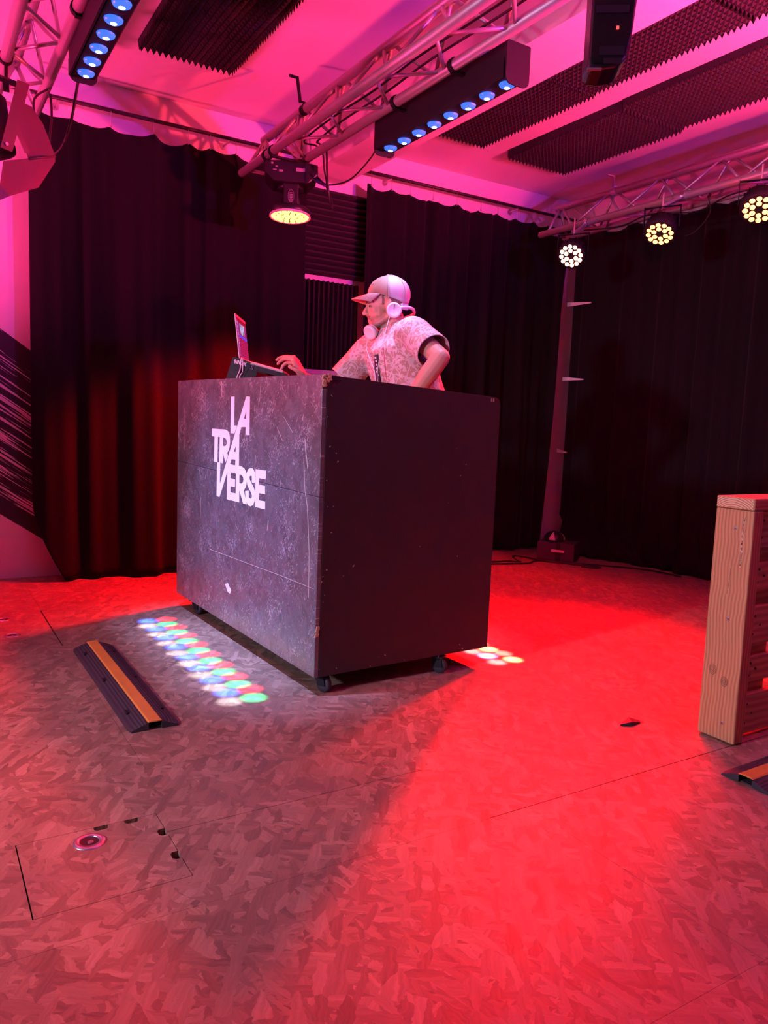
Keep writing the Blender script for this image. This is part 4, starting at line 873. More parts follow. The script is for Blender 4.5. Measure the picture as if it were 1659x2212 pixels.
for k, q in enumerate((-0.0066, 0.268)):
    pl = bevel(MB().prism([sp_(a, z) + wv_ * q for a, z in (pp2 if k else pp)], wv_ * 0.006).build('side_plate', M['black'], st), 0.0015, 1)
    if k == 0:
        tm = text_mesh('INNOX', 0.026, M['logo'], 0.0004, 0.0011)
        xs_ = [vv_.co.x for vv_ in tm.vertices]; sx = 0.062 / max(xs_)
        o = link_mesh('maker_lettering', tm, pl)
        tx = (bh * math.cos(rad(13)) - Z * math.sin(rad(13))); ty = (Z * math.cos(rad(13)) + bh * math.sin(rad(13))); tz = -wv_
        p0 = sp_(-0.027, 1.283) - wv_ * 0.0072 - abs_loc(st)
        o.matrix_local = Matrix(((tx.x * sx, ty.x, tz.x, p0.x), (tx.y * sx, ty.y, tz.y, p0.y), (tx.z * sx, ty.z, tz.z, p0.z), (0, 0, 0, 1)))
        MB().prism([sp_(-0.052, 1.245) - wv_ * 0.0071, sp_(-0.03, 1.242) - wv_ * 0.0071, sp_(-0.018, 1.222) - wv_ * 0.0071, sp_(-0.03, 1.224) - wv_ * 0.0071], wv_ * 0.001).build('slot', M['rubber'], pl)
for q in (0.024, 0.244): MB().obox(H + wv_ * q + bdir * 0.125 - bn * 0.0195, wv_, bdir, bn, 0.022, 0.118, 0.011).build('arm', M['black'], st)
bx_ = MB(); pq = H + bdir * 0.062 - bn * 0.020 - wv_ * 0.0025
for (a, c, w1, h1) in ((-0.012, 0, 0.001, 0.010), (0.012, 0, 0.001, 0.010), (0, 0.010, 0.012, 0.001), (0, -0.010, 0.012, 0.001), (-0.005, 0, 0.002, 0.005), (0.004, 0.001, 0.003, 0.004)): bx_.obox(pq + bdir * a + bn * c, bdir, bn, wv_, w1, h1, 0.0006)
bx_.build('printed_mark', M['mark'], st)
MB().obox(H + wv_ * 0.134 + bh * -0.055 - Z * 0.268, wv_, bh, Z, 0.136, 0.018, 0.004).build('foot_bar', M['black'], st)
cb = MB().tube(smoothpath([H + bh * 0.012 + Z * 0.0035 - wv_ * 0.001, H + bh * 0.011 + Z * 0.003 - wv_ * 0.014, H + bh * 0.006 - Z * 0.05 - wv_ * 0.016, H - bh * 0.008 - Z * 0.09 - wv_ * 0.018, H - bh * 0.02 - Z * 0.16 - wv_ * 0.02, H - bh * 0.03 - Z * 0.266 - wv_ * 0.02]), 0.0028, 6).tube(smoothpath([H + bh * 0.018 + Z * 0.0025 - wv_ * 0.001, H + bh * 0.018 + Z * 0.001 - wv_ * 0.013, H + bh * 0.018 - Z * 0.06 - wv_ * 0.016, H + bh * 0.003 - Z * 0.10 - wv_ * 0.018, H - Z * 0.266 - wv_ * 0.02]), 0.0022, 6).build('charging_cable', M['white'], None, True, False, True)
tag(cb, 'white charging cable hanging in front of the laptop stand', 'cable')

# ================================================================== THE PERFORMER
PR = empty('person', (2.29, 3.33, 0), 0, 'person in pale floral shirt and beige cap leaning over the booth', 'person')
HC = Vector((2.078, 3.436, 1.609)); hf = Vector((-0.872, 0.478, -0.10)).normalized(); hl = Vector((0, 0, 1)).cross(hf).normalized(); hu = hf.cross(hl)
def hp(x, y, z): return HC + hf * x + hl * y + hu * z
def remesh(b, name, m, parent, vox, smooth_it=4, smooth_f=0.5):
    o = bpy.data.objects.new('tmp', b.mesh('tmp', m)); COL.objects.link(o)
    r = o.modifiers.new('r', 'REMESH'); r.mode = 'VOXEL'; r.voxel_size = vox; r.use_smooth_shade = True
    s = o.modifiers.new('s', 'SMOOTH'); s.iterations = smooth_it; s.factor = smooth_f
    dg = bpy.context.evaluated_depsgraph_get(); me = bpy.data.meshes.new_from_object(o.evaluated_get(dg)); me.name = name
    bpy.data.objects.remove(o, do_unlink=True)
    me.materials.clear(); me.materials.append(m); me.polygons.foreach_set('use_smooth', [True] * len(me.polygons))
    me.transform(Matrix.Translation(-abs_loc(parent)))
    return me
B = MB()
# head
B.ell(hp(-0.012, 0, 0.035), 0.098, 0.077, 0.090, hf, hl, hu)
B.ell(hp(0.036, 0, -0.022), 0.056, 0.060, 0.084, hf, hl, hu)
B.ell(hp(0.034, 0, -0.080), 0.050, 0.050, 0.034, hf, hl, hu)
B.ell(hp(0.074, 0, -0.098), 0.020, 0.022, 0.018, hf, hl, hu)
for s in (-1, 1):
    B.cap(hp(-0.01, 0.055 * s, -0.055), hp(0.06, 0.028 * s, -0.095), 0.020, 0.018)
    B.ell(hp(0.054, 0.043 * s, -0.020), 0.022, 0.014, 0.022, hf, hl, hu)
    B.cap(hp(0.083, 0.012 * s, 0.024), hp(0.066, 0.046 * s, 0.024), 0.0105, 0.010)
    B.ell(hp(0.0985, 0.0115 * s, -0.036), 0.010, 0.008, 0.0085, hf, hl, hu)
    B.ell(hp(0.074, 0.031 * s, 0.003), 0.0125, 0.0135, 0.0115, hf, hl, hu)
    B.ell(hp(-0.008, 0.080 * s, -0.002), 0.020, 0.010, 0.034, (hf - hl * 0.35 * s).normalized(), hl, hu)
    B.cap(hp(0.090, 0.0, -0.066), hp(0.079, 0.022 * s, -0.068), 0.0080, 0.006)
    B.cap(hp(0.087, 0.0, -0.078), hp(0.077, 0.018 * s, -0.077), 0.0080, 0.006)
B.cap(hp(0.084, 0, 0.018), hp(0.111, 0, -0.028), 0.0085, 0.0115)
B.ell(hp(0.112, 0, -0.031), 0.012, 0.0115, 0.010, hf, hl, hu)
B.cap(hp(0.092, 0, -0.045), hp(0.088, 0, -0.058), 0.008, 0.008)
# neck, trunk
B.cap((2.150, 3.388, 1.46), hp(-0.025, 0, -0.055), 0.064, 0.058); B.cap((2.11, 3.40, 1.47), hp(0.01, 0, -0.09), 0.045, 0.045)
B.cap((2.27, 3.335, 0.98), (2.13, 3.365, 1.34), 0.135, 0.125); B.cap((2.115, 3.25, 1.42), (2.10, 3.49, 1.38), 0.085, 0.085)
# left arm (elbow out), right arm (reaching to the laptop)
SL, EL, WL = Vector((2.095, 3.205, 1.462)), Vector((2.078, 2.935, 1.322)), Vector((2.000, 3.055, 1.128))
SR, ER, WR = Vector((2.06, 3.535, 1.403)), Vector((1.905, 3.635, 1.180)), Vector((1.692, 3.566, 1.226))
B.cap(SL, EL, 0.056, 0.044); B.cap(EL, EL + (WL - EL) * 0.45, 0.045, 0.044); B.cap(EL + (WL - EL) * 0.35, WL, 0.046, 0.029)
B.cap(SR, ER, 0.056, 0.042); B.cap(ER, ER + (WR - ER) * 0.45, 0.042, 0.042); B.cap(ER + (WR - ER) * 0.4, WR, 0.042, 0.027)
# right hand
def fingers(chains, rads):
    for c, r in zip(chains, rads):
        c = [Vector(q) for q in c]
        for i in range(len(c) - 1): B.cap(c[i], c[i + 1], r * (1 - 0.06 * i), r * (0.94 - 0.08 * i), 10)
RH = [[(1.676, 3.632, 1.317), (1.640, 3.661, 1.333), (1.608, 3.679, 1.322)], [(1.656, 3.620, 1.328), (1.618, 3.644, 1.331), (1.595, 3.660, 1.324), (1.580, 3.664, 1.312)],
      [(1.643, 3.603, 1.315), (1.605, 3.628, 1.317), (1.588, 3.637, 1.305), (1.577, 3.641, 1.292)], [(1.638, 3.580, 1.297), (1.602, 3.597, 1.294), (1.588, 3.603, 1.280), (1.580, 3.604, 1.2625)],
      [(1.672, 3.552, 1.248), (1.640, 3.553, 1.260), (1.611, 3.571, 1.277)]]
fingers(RH, [0.0085, 0.0095, 0.0098, 0.0098, 0.0115])
for c in RH[:4]: B.cap(WR, c[0], 0.021, 0.0125, 10)
B.cap(WR, (1.660, 3.598, 1.285), 0.024, 0.022, 12)
# left hand resting on the controller
ld = Vector((-0.62, 0.78, 0)).normalized(); ls = Vector((-0.78, -0.62, 0)).normalized()
LH = []
for k, (s, L) in enumerate(((-0.030, 0.058), (-0.010, 0.070), (0.011, 0.074), (0.031, 0.066))):
    k0 = WL + ld * 0.082 + ls * s + Z * 0.012; LH.append([k0, k0 + ld * (L * 0.5) + Z * 0.004, k0 + ld * (L * 0.82) - Z * 0.012, k0 + ld * L - Z * 0.030])
t0 = WL + ld * 0.025 + ls * 0.03; LH.append([t0, t0 + ld * 0.035 + ls * 0.018, t0 + ld * 0.062 + ls * 0.020 + Z * 0.012])
fingers(LH, [0.0085, 0.0095, 0.0098, 0.0098, 0.0115])
for c in LH[:4]: B.cap(WL, c[0], 0.021, 0.0125, 10)
# legs
for s in (-1, 1):
    hy = 3.335 + 0.10 * s
    B.cap((2.28, hy, 0.95), (2.26, hy + 0.02 * s, 0.52), 0.095, 0.062); B.cap((2.26, hy + 0.02 * s, 0.52), (2.33, hy + 0.03 * s, 0.09), 0.060, 0.042)
    B.cap((2.34, hy + 0.03 * s, 0.045), (2.20, hy + 0.03 * s, 0.035), 0.038, 0.030)
bm_ = remesh(B, 'body', M['skin'], PR, 0.0036, 3, 0.45)
off = abs_loc(PR); co = np.empty(len(bm_.vertices) * 3); bm_.vertices.foreach_get('co', co); co = co.reshape(-1, 3) + np.array(off) - np.array(HC)
lx, ly, lz = co @ np.array(hf), co @ np.array(hl), co @ np.array(hu)
head = (np.linalg.norm(co, axis=1) < 0.16) & (lz > -0.125)
tone = np.zeros(len(co)); nrnd = np.random.RandomState(3).uniform(0.75, 1.1, len(co))
def put(mk, v): tone[mk & head] = np.maximum(tone[mk & head], (v * nrnd)[mk & head])
put((lz < -0.052) & (lx > 0.012) & (lz > -0.125), 0.30)
put((lz < -0.088) & (lx > 0.03), 0.55)
put((lx > 0.084) & (lz < -0.046) & (lz > -0.062) & (np.abs(ly) < 0.030), 0.85)
put((lz < -0.062) & (lz > -0.100) & (np.abs(ly) > 0.022) & (np.abs(ly) < 0.036) & (lx > 0.06), 0.6)
put((lz > 0.014) & (lz < 0.030) & (lx > 0.062) & (np.abs(ly) > 0.010) & (np.abs(ly) < 0.056), 0.9)
put((lx < 0.022) & (lz > 0.0) & (np.abs(ly) < 0.073), 0.85)
put((lx < -0.03) & (lz > -0.06) & (lz < 0.09), 0.85)
put((np.abs(lz - 0.000) < 0.0055) & (lx > 0.072) & (np.abs(np.abs(ly) - 0.031) < 0.0125), 0.75)
lips = (lx > 0.086) & (lz < -0.064) & (lz > -0.080) & (np.abs(ly) < 0.018) & head; tone[lips] = 0.12
at_ = bm_.attributes.new('tone', 'FLOAT', 'POINT'); at_.data.foreach_set('value', np.clip(tone, 0, 1).astype(np.float32))
link_mesh('body', bm_, PR)

for s in (-1, 1):
    MB().ell(hp(0.0845, 0.031 * s, 0.001), 0.0045, 0.0105, 0.0042, hf, hl, hu, 12, 6).build('eye', M['leather'], PR, True)
    MB().tube([hp(0.0955, 0.012 * s, 0.024), hp(0.0925, 0.026 * s, 0.029), hp(0.080, 0.046 * s, 0.026)], 0.0036, 6).build('eyebrow', M['leather'], PR, True)
# shirt
S = MB()
rings = [((2.265, 3.335, 0.93), 0.165, 0.205), ((2.25, 3.338, 1.02), 0.165, 0.205), ((2.205, 3.348, 1.14), 0.168, 0.205), ((2.15, 3.362, 1.27), 0.165, 0.210), ((2.118, 3.37, 1.37), 0.150, 0.205), ((2.118, 3.378, 1.44), 0.100, 0.165), ((2.125, 3.388, 1.50), 0.085, 0.10)]
vs, fs, n = [], [], 28
for (c, rx, ry) in rings:
    for k in range(n):
        a = 2 * PI * k / n; wob = 1 + 0.035 * math.sin(5 * a + c[2] * 9) + 0.02 * math.sin(9 * a - c[2] * 17)
        vs.append((c[0] + rx * math.cos(a) * wob, c[1] + ry * math.sin(a) * wob, c[2] + (0.03 * math.sin(a) * -1 if c[2] > 1.3 else 0)))
for i in range(len(rings) - 1):
    for k in range(n): fs.append((i * n + k, i * n + (k + 1) % n, (i + 1) * n + (k + 1) % n, (i + 1) * n + k))
fs += [tuple(range(n - 1, -1, -1)), tuple(range((len(rings) - 1) * n, len(rings) * n))]
S.add(vs, fs)
dl = (EL - SL).normalized(); dr = (ER - SR).normalized(); LLs, LRs = 0.248, 0.232
S.ell(SL + Vector((0.005, 0.015, -0.008)), 0.085, 0.085, 0.080); S.ell(SR + Vector((0.005, -0.01, -0.005)), 0.085, 0.085, 0.080)
S.lathe(SL - dl * 0.03, dl, [(0, 0.070), (0.06, 0.080), (0.15, 0.078), (LLs + 0.03, 0.082)], 22)
S.lathe(SR - dr * 0.03, dr, [(0, 0.070), (0.06, 0.080), (0.14, 0.078), (LRs + 0.03, 0.082)], 22)
sm = remesh(S, 'shirt', M['shirt'], PR, 0.009, 5, 0.5)
bmh = bmesh.new(); bmh.from_mesh(sm)
def cut(co, no, sel):
    fs_ = [f for f in bmh.faces if sel(f.calc_center_median() + off)]
    g = fs_ + list({e for f in fs_ for e in f.edges}) + list({v for f in fs_ for v in f.verts})
    bmesh.ops.bisect_plane(bmh, geom=g, plane_co=Vector(co) - off, plane_no=no, clear_outer=True, dist=1e-5)
for (s0, d_, L) in ((SL, dl, LLs), (SR, dr, LRs)):
    def sel(q, s0=s0, d_=d_, L=L):
        t_ = (q - s0).dot(d_); return L - 0.05 < t_ < L + 0.08 and ((q - s0) - d_ * t_).length < 0.115
    cut(s0 + d_ * (L - 0.014), d_, sel)
cut((2.12, 3.392, 1.486), (0.1, 0, 1), lambda q: q.z > 1.44 and math.hypot(q.x - 2.12, q.y - 3.392) < 0.085)
cut((2.2, 3.3, 0.95), (0, 0, -1), lambda q: q.z < 1.02)
bmh.to_mesh(sm); bmh.free()
so = link_mesh('shirt', sm, PR); s_ = so.modifiers.new('solid', 'SOLIDIFY'); s_.thickness = 0.004; s_.offset = 1
# collar: a flared open band round the neck
cv, cf = [], []
nk = 30
for k in range(nk + 1):
    a = rad(38) + (2 * PI - rad(76)) * k / nk            # opening towards the front (-x)
    dx_, dy_ = -math.cos(a), math.sin(a)
    for (r, z) in ((0.074, 0.0), (0.070, 0.035), (0.082, 0.030), (0.104, 0.002)):
        dip = -0.03 * (0.5 + 0.5 * math.cos(a))
        cv.append((2.128 + dx_ * r * 1.02, 3.392 + dy_ * r, 1.492 + z + dip))
for k in range(nk):
    for j in range(3): cf.append((k * 4 + j, k * 4 + j + 1, (k + 1) * 4 + j + 1, (k + 1) * 4 + j))
co_ = MB().add(cv, cf).build('collar', M['shirt'], PR, True); s_ = co_.modifiers.new('solid', 'SOLIDIFY'); s_.thickness = 0.003
# printed tee showing along the open front
us = MB().prism([(1.967, 3.340, 1.350), (1.972, 3.318, 1.352), (1.980, 3.316, 1.27), (1.994, 3.318, 1.18), (1.990, 3.344, 1.18), (1.973, 3.346, 1.27)], (-0.004, -0.001, 0)).build('undershirt', M['tee'], PR)
pm = MB()
for k in range(9): pm.obox((1.9655 + 0.0024 * k + (0.004 if k > 4 else 0) , 3.331 - 0.004 * (k % 2), 1.335 - 0.017 * k), (0.1, 1, 0), (1, 0, 0), (0.13, 0, -1), 0.006 + 0.002 * (k % 3), 0.0016, 0.0045)
pm.build('print', M['logo'], us)
# trousers and shoes
T = MB()
for s in (-1, 1):
    hy = 3.335 + 0.10 * s
    T.cap((2.28, hy, 0.93), (2.26, hy + 0.02 * s, 0.52), 0.112, 0.080); T.cap((2.26, hy + 0.02 * s, 0.52), (2.33, hy + 0.03 * s, 0.115), 0.078, 0.066)
T.ell((2.28, 3.335, 0.95), 0.145, 0.19, 0.10)
link_mesh('trousers', remesh(T, 'trousers', M['denim'], PR, 0.010, 3), PR)
for s in (-1, 1):
    hy = 3.335 + 0.13 * s; q = MB().cap((2.36, hy, 0.05), (2.19, hy, 0.042), 0.048, 0.040).ell((2.36, hy, 0.09), 0.05, 0.048, 0.05)
    q.v = [(x, y, max(z, 0.002)) for x, y, z in q.v]; q.build('shoe', M['leather'], PR, True)
# cap
def cp_(x, y, z): return hp(x - 0.006, y, z + 0.014)
def crown(phis, name, m):
    vs, fs, nt = [], [], 9
    for ph in phis:
        z0 = 0.052 if abs(ph) < rad(50) else 0.052 - 0.062 * min(1, (abs(ph) - rad(50)) / rad(90))
        e0 = math.asin(max(-0.9, min(0.9, (z0 - 0.045) / 0.093)))
        for j in range(nt + 1):
            e = e0 + (PI / 2 - e0) * j / nt
            vs.append(cp_(-0.014 + 0.110 * math.cos(e) * math.cos(ph), 0.089 * math.cos(e) * math.sin(ph), 0.040 + 0.098 * math.sin(e) ** (1 if math.sin(e) < 0 else 0.92) if math.sin(e) > 0 else 0.040 + 0.098 * math.sin(e)))
    for i in range(len(phis) - 1):
        for j in range(nt): fs.append((i * (nt + 1) + j, i * (nt + 1) + j + 1, (i + 1) * (nt + 1) + j + 1, (i + 1) * (nt + 1) + j))
    b = MB().add(vs, fs); o = b.build(name, m, PR, True); s = o.modifiers.new('solid', 'SOLIDIFY'); s.thickness = 0.003
    return o
A_ = rad(86)
crown([-A_ + 2 * A_ * k / 24 for k in range(25)], 'cap_front', M['capbeige'])
crown([A_ + (2 * PI - 2 * A_) * k / 28 for k in range(29)] if False else [(A_ + (2 * PI - 2 * A_) * k / 28 + PI) % (2 * PI) - PI for k in range(29)], 'cap_mesh_back', M['capmesh'])
for ph in (A_, -A_, rad(135), -rad(135)):
    MB().tube([cp_(-0.014 + 0.1115 * math.cos(e) * math.cos(ph), 0.0905 * math.cos(e) * math.sin(ph), 0.040 + 0.0985 * math.sin(e)) for e in [rad(-18 + 9.5 * k) for k in range(12)]], 0.003, 6).build('cap_seam', M['caplight'], PR, True)
vs, fs = [], []
for i in range(25):
    s = -1 + 2 * i / 24; ph = s * rad(66)
    for j in range(9):
        t_ = j / 8
        x = -0.014 + 0.108 * math.cos(ph) + 0.086 * t_ * (1 - 0.35 * s * s) * (1 - 0.0 * t_); y_ = 0.088 * math.sin(ph) * (1 + 0.02 * t_ - 0.12 * t_ * t_)
        vs.append(cp_(x, y_, 0.053 - 0.020 * t_ - 0.022 * t_ * s * s - 0.010 * s * s))
for i in range(24):
    for j in range(8): fs.append((i * 9 + j, i * 9 + j + 1, (i + 1) * 9 + j + 1, (i + 1) * 9 + j))
br = MB().add(vs, fs).build('cap_brim', M['caplight'], PR, True); s_ = br.modifiers.new('solid', 'SOLIDIFY'); s_.thickness = 0.004
MB().ell(cp_(-0.014, 0, 0.139), 0.009, 0.009, 0.005, hf, hl, hu, 12, 6).build('cap_button', M['capmesh'], PR, True)
MB().obox(cp_(0.068, 0.036, 0.098), hl, (hu - hf * 0.5).normalized(), hf, 0.006, 0.005, 0.004).build('cap_emblem', M['logo'], PR)

# headphones round the neck
HPN = empty('headphones', (2.12, 3.40, 1.46), 0, 'white headphones worn round the neck of the person', 'headphones')
def ear_cup(c, nrm_, r):
    c = Vector(c); nrm_ = Vector(nrm_).normalized()
    o = MB().lathe(c - nrm_ * 0.012, nrm_, [(0, r * 0.86), (0.004, r), (0.018, r), (0.022, r * 0.92), (0.0235, r * 0.75), (0.0225, r * 0.72), (0.0225, 0.003)], 32).build('ear_cup', M['white'], HPN, True)
    cu = MB().lathe(c - nrm_ * 0.028, nrm_, [(0, r * 0.55), (0.001, r * 0.8), (0.008, r * 0.95), (0.016, r * 0.9)], 28).build('ear_cushion', M['white'], o, True)
    MB().obox(c + nrm_ * 0.0112 + Vector((0, 0, r * 0.42)), (0.1, 0, 1), nrm_, nrm_.cross((0, 0, 1)), r * 0.3, 0.0005, 0.0008).build('pointer_mark', M['black'], o)
ear_cup((2.055, 3.319, 1.574), (-0.45, -0.88, 0.05), 0.038)
ear_cup((1.990, 3.436, 1.470), (-0.80, -0.25, -0.50), 0.037)
hb = [(2.075, 3.312, 1.585), (2.121, 3.318, 1.597), (2.175, 3.338, 1.597), (2.217, 3.382, 1.585), (2.236, 3.445, 1.578), (2.218, 3.500, 1.566), (2.168, 3.528, 1.548), (2.102, 3.527, 1.508), (2.045, 3.494, 1.480), (2.010, 3.455, 1.468)]
pth = smoothpath(hb, 5); b = MB()
b.tube(pth, 0.0075, 8)
b.build('headband', M['white'], HPN, True)
MB().obox((2.118, 3.322, 1.598), (0.95, 0.25, 0), (0, 0, 1), (-0.25, 0.95, 0), 0.022, 0.014, 0.007).build('slider', M['white'], HPN)
for pts in ([(2.031, 3.320, 1.540), (2.000, 3.300, 1.470), (1.975, 3.285, 1.40), (1.950, 3.270, 1.315), (1.94, 3.265, 1.235), (1.95, 3.26, 1.15), (1.85, 3.22, 1.095)], [(1.990, 3.440, 1.440), (1.958, 3.415, 1.395), (1.942, 3.349, 1.331), (1.936, 3.290, 1.27), (1.934, 3.268, 1.202), (1.945, 3.262, 1.152)]):
    MB().tube(smoothpath(pts), 0.0018, 6).build('cord', M['white'], HPN, True)

# ================================================================== TIMBER COUNTER AT THE SIDE
tc = empty('timber_counter', (2.26, 1.51, 0), 0, 'pine timber counter with square post, top rail and inset boards', 'counter')
ps = bevel(MB().box((0.0, -0.070, 0.006), (0.052, 0.066, 0.7755)).build('post', M['timber'], tc, False, True), 0.004)
rl_ = MB(); rl_.box((-0.002, -0.070, 0.777), (1.05, 0.066, 0.816))
rb = bevel(rl_.build('top_rail', M['timberx'], tc, False, True), 0.004)
eg = MB().box((-0.001, -0.0665, -0.0155), (0.001, 0.0625, 0.0155)).mesh('end_grain', M['endgrain']); link_mesh('end_grain', eg, rb, (-0.0022, 0.0, 0.7965))
for (y, z) in ((-0.008, 0.715), (-0.012, 0.415), (-0.022, 0.065)):
    sc_ = MB().lathe((0.0, y, z), (-1, 0, 0), [(0, 0.0058), (0.0008, 0.0058), (0.0012, 0.0042), (0.0003, 0.0018)], 14).build('screw_head', M['steel'], ps, True, True)
    MB().cyl((-0.0002, y, z), (-0.0016, y, z), 0.0017, n=8).build('screw_slot', M['black'], sc_, False, True)
sp2 = MB(); r5 = random.Random(9)
for k in range(22):
    t_ = k / 21; sp2.obox((-0.0003, -0.046 + 0.006 * math.sin(3 * t_ + 1) + r5.uniform(-.002, .002) + 0.012 * t_, 0.755 - 0.16 * t_), (0, r5.uniform(-.2, .2), 1), (1, 0, 0), (0, 1, 0), 0.006, 0.0007, r5.uniform(0.001, 0.003))
for k in range(12): sp2.obox((-0.0003, -0.006 + 0.006 * k / 11, 0.585 - 0.09 * k / 11), (0, -0.07, 1), (1, 0, 0), (0, 1, 0), 0.006, 0.0005, 0.0009)
sp2.build('split_marks', mat('fresh_split_wood', (0.72, 0.50, 0.30), 0.7, noise=0.3, nscale=120), ps, False, True)
for (y, z, r) in ((0.028, 0.235, 0.013), (-0.018, 0.205, 0.012)):
    kk = MB()
    for q in (1.0, 0.7, 0.4): kk.tube([(-0.0002, y + r * q * math.cos(a), z + 1.35 * r * q * math.sin(a)) for a in [2 * PI * i / 18 for i in range(19)]], 0.0011, 5)
    kk.build('knot', mat('knot_wood', (0.30, 0.15, 0.075), 0.6, noise=0.3, nscale=90), ps, False, True)
MB().box((0.054, -0.048, 0.010), (0.084, 0.06, 0.776)).build('upright_board', M['block'], tc, False, True)
rows_ = ((0.770, 0.650), (0.600, 0.508), (0.452, 0.322), (0.280, 0.192), (0.150, 0.012))
for i, (zt_, zb2) in enumerate(rows_):
    x = 0.086
    for j, wd in enumerate((0.30, 0.34, 0.30)):
        bo = bevel(MB().box((x, -0.036 + 0.003 * ((i + j) % 2), zb2), (x + wd - 0.006, -0.012, zt_)).build('board', M['block'], tc, False, True), 0.002, 1)
        for (fx, fz) in ((0.025, 0.75), (0.018, 0.28), (0.055, 0.5)):
            MB().cyl((x + fx, -0.037, zb2 + (zt_ - zb2) * fz), (x + fx, -0.0305, zb2 + (zt_ - zb2) * fz), 0.0042, n=8).build('nail_hole', M['black'], bo, False, True)
        x += wd
for k, (za, zb3) in enumerate(((0.660, 0.590), (0.515, 0.445), (0.330, 0.272), (0.200, 0.142))):
    for (xa, xb) in (((0.086, 1.02),) if k < 2 else ((0.086, 0.236), (0.42, 1.02))):
        MB().box((xa, -0.008, zb3), (xb, 0.010, za)).build('slat', M['block'], tc, False, True)
MB().box((0.98, -0.070, 0.0), (1.032, 0.066, 0.776)).build('post', M['timber'], tc, False, True)

# ================================================================== CABLE RAMPS
def cable_ramp(loc, rz, label, L=1.0):
    r = empty('cable_ramp', loc, rz, label, 'cable ramp', 'rubber cable ramps'); hw = 0.082
    def half(s):
        prof = [(0.021 * s, 0.003), (0.021 * s, 0.026), (0.030 * s, 0.027), (0.034 * s, 0.024), (0.040 * s, 0.0245), (0.044 * s, 0.0205), (0.050 * s, 0.021), (0.054 * s, 0.0165), (0.061 * s, 0.016), (0.065 * s, 0.012), (0.074 * s, 0.010), (hw * s, 0.004), (hw * s, 0.0)]
        n = len(prof); b = MB(); vs = []
        ysl = [-L / 2, -L / 2 + 0.03, L / 2 - 0.03, L / 2]
        for j, y in enumerate(ysl):
            for (x, z) in prof:
                f = 0.85 if j in (0, 3) else 1.0; vs.append((x * (0.93 if j in (0, 3) and abs(x) > 0.03 else 1), y, z * f))
        fs = [(j * n + k, j * n + (k + 1) % n, (j + 1) * n + (k + 1) % n, (j + 1) * n + k) for j in range(3) for k in range(n)] + [tuple(range(n)), tuple(range(3 * n, 4 * n))]
        return b.add(vs, fs)
    for s in (-1, 1):
        h = half(s).build('rubber_side', M['rubber'], r, False, True)
        for y in (-0.36, 0.0, 0.36):
            MB().obox((0.056 * s, y, 0.0185), (1, 0, 0), (0, 1, 0), (-0.45 * s, 0, 1), 0.006, 0.016, 0.003).build('fixing_slot', M['black'], h, False, True)
    MB().box((-0.022, -L / 2 + 0.01, 0.001), (0.022, L / 2 - 0.01, 0.004)).build('base_strip', M['rubber'], r, False, True)
    bevel(MB().prism([(-0.024, -L / 2, 0.0255), (-0.019, -L / 2, 0.030), (0.019, -L / 2, 0.030), (0.024, -L / 2, 0.0255)], (0, L, 0)).build('channel_lid', M['yellow'], r, False, True), 0.001, 1)
    return r
cable_ramp((0.637, 2.895, 0), rad(0.3), 'black rubber cable ramp with ochre lid in front of the booth')
cable_ramp((2.615, 1.262, 0), rad(90 + 1.0), 'black rubber cable ramp with ochre lid beside the timber counter', 1.15)

# ================================================================== BOX AND CABLES IN THE CORNER
eb = empty('equipment_box', (4.30, 4.42, 0), rad(-57), 'dark grey box with pale handle half under the curtain', 'box')
bevel(MB().box((-0.10, -0.09, 0.008), (0.19, 0.13, 0.145)).build('shell', mat('charcoal_box', (0.055, 0.045, 0.055), 0.6, noise=0.15, nscale=20, bump=0.1), eb, False, True), 0.004)
bevel(MB().box((0.012, -0.103, 0.072), (0.118, -0.090, 0.092)).build('handle', M['white'], eb, False, True), 0.004)
MB().box((0.048, -0.0925, 0.008), (0.085, -0.0895, 0.145)).build('strap', M['black'], eb, False, True)
de = MB().ell((4.325, 4.43, 0.162), 0.083, 0.083, 0.062, nu=24, nv=14); de.v = [(x, y, max(z, 0.1455)) for x, y, z in de.v]
bl = tag(de.build('round_lamp', mat('black_dome', (0.02, 0.014, 0.018), 0.4, noise=0.1), None, True, False, True), 'black and white dome resting on the grey box', 'lamp')
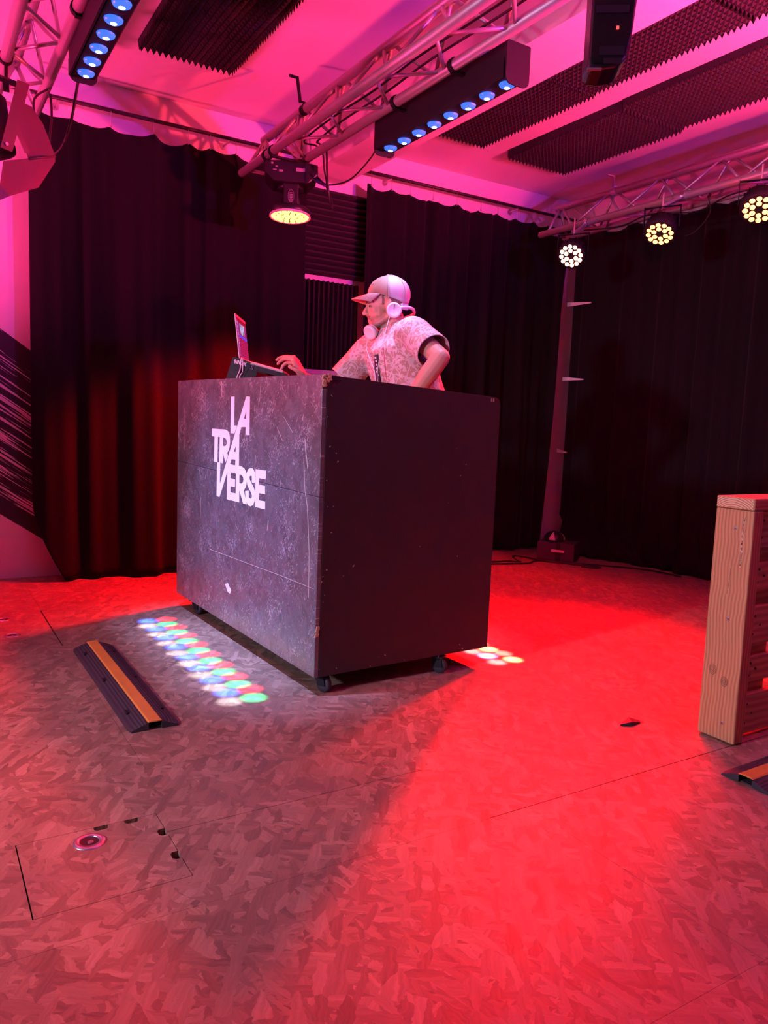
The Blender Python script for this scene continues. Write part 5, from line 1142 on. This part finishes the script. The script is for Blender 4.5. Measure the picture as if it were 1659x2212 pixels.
dome = MB()
for (a0, a1) in ((-165, -128), (-78, -40)):
    vs, fs = [], []
    for i in range(7):
        a = rad(a0 + (a1 - a0) * i / 6)
        for j in range(8):
            e = rad(-2 + (64 if i in range(7) else 60) * j / 7) ; wq = 0.5 + 0.5 * math.cos(e)
            am = rad((a0 + a1) / 2) + (a - rad((a0 + a1) / 2)) * (1.0 - 0.75 * j / 7)
            vs.append((4.325 + 0.0845 * math.cos(e) * math.cos(am), 4.43 + 0.0845 * math.cos(e) * math.sin(am), 0.162 + 0.0635 * math.sin(e)))
    for i in range(6):
        for j in range(7): fs.append((i * 8 + j, i * 8 + j + 1, (i + 1) * 8 + j + 1, (i + 1) * 8 + j))
    dome.add(vs, fs)
dome.build('white_segment', M['white'], bl, True)
def floor_cable(pts, r, label): return cable([(x, y, r + 0.001) for x, y in pts], r, label, 'cables on the floor')
floor_cable([(3.55, 4.50), (3.74, 4.46), (3.88, 4.44), (3.93, 4.40), (3.945, 4.385), (3.97, 4.46), (4.04, 4.59), (4.09, 4.61), (4.12, 4.55), (4.145, 4.45), (4.20, 4.355), (4.27, 4.245), (4.34, 4.15), (4.45, 4.04), (4.57, 3.92), (4.66, 3.75), (4.68, 3.5)], 0.006, 'black cable snaking over the floor to the grey box')
floor_cable([(3.6, 4.40), (3.80, 4.35), (3.95, 4.31), (4.06, 4.37), (4.13, 4.37), (4.19, 4.27), (4.25, 4.18), (4.31, 4.09), (4.37, 4.02), (4.37, 3.975), (4.31, 3.99), (4.26, 4.06)], 0.006, 'black cable coiled on the floor in front of the grey box')
o = MB().prism([(2.06, 1.735, 0.001), (2.095, 1.715, 0.001), (2.145, 1.72, 0.001), (2.155, 1.735, 0.001), (2.12, 1.752, 0.001)], (0, 0, 0.016))
o.v = [(x, y, z if z < 0.01 else z * (0.9 if 2.08 < x < 2.14 else 0.3)) for x, y, z in o.v]
tag(o.build('rubber_scrap', M['rubber'], None, False, False, True), 'small black rubber scrap lying on the red floor', 'scrap')
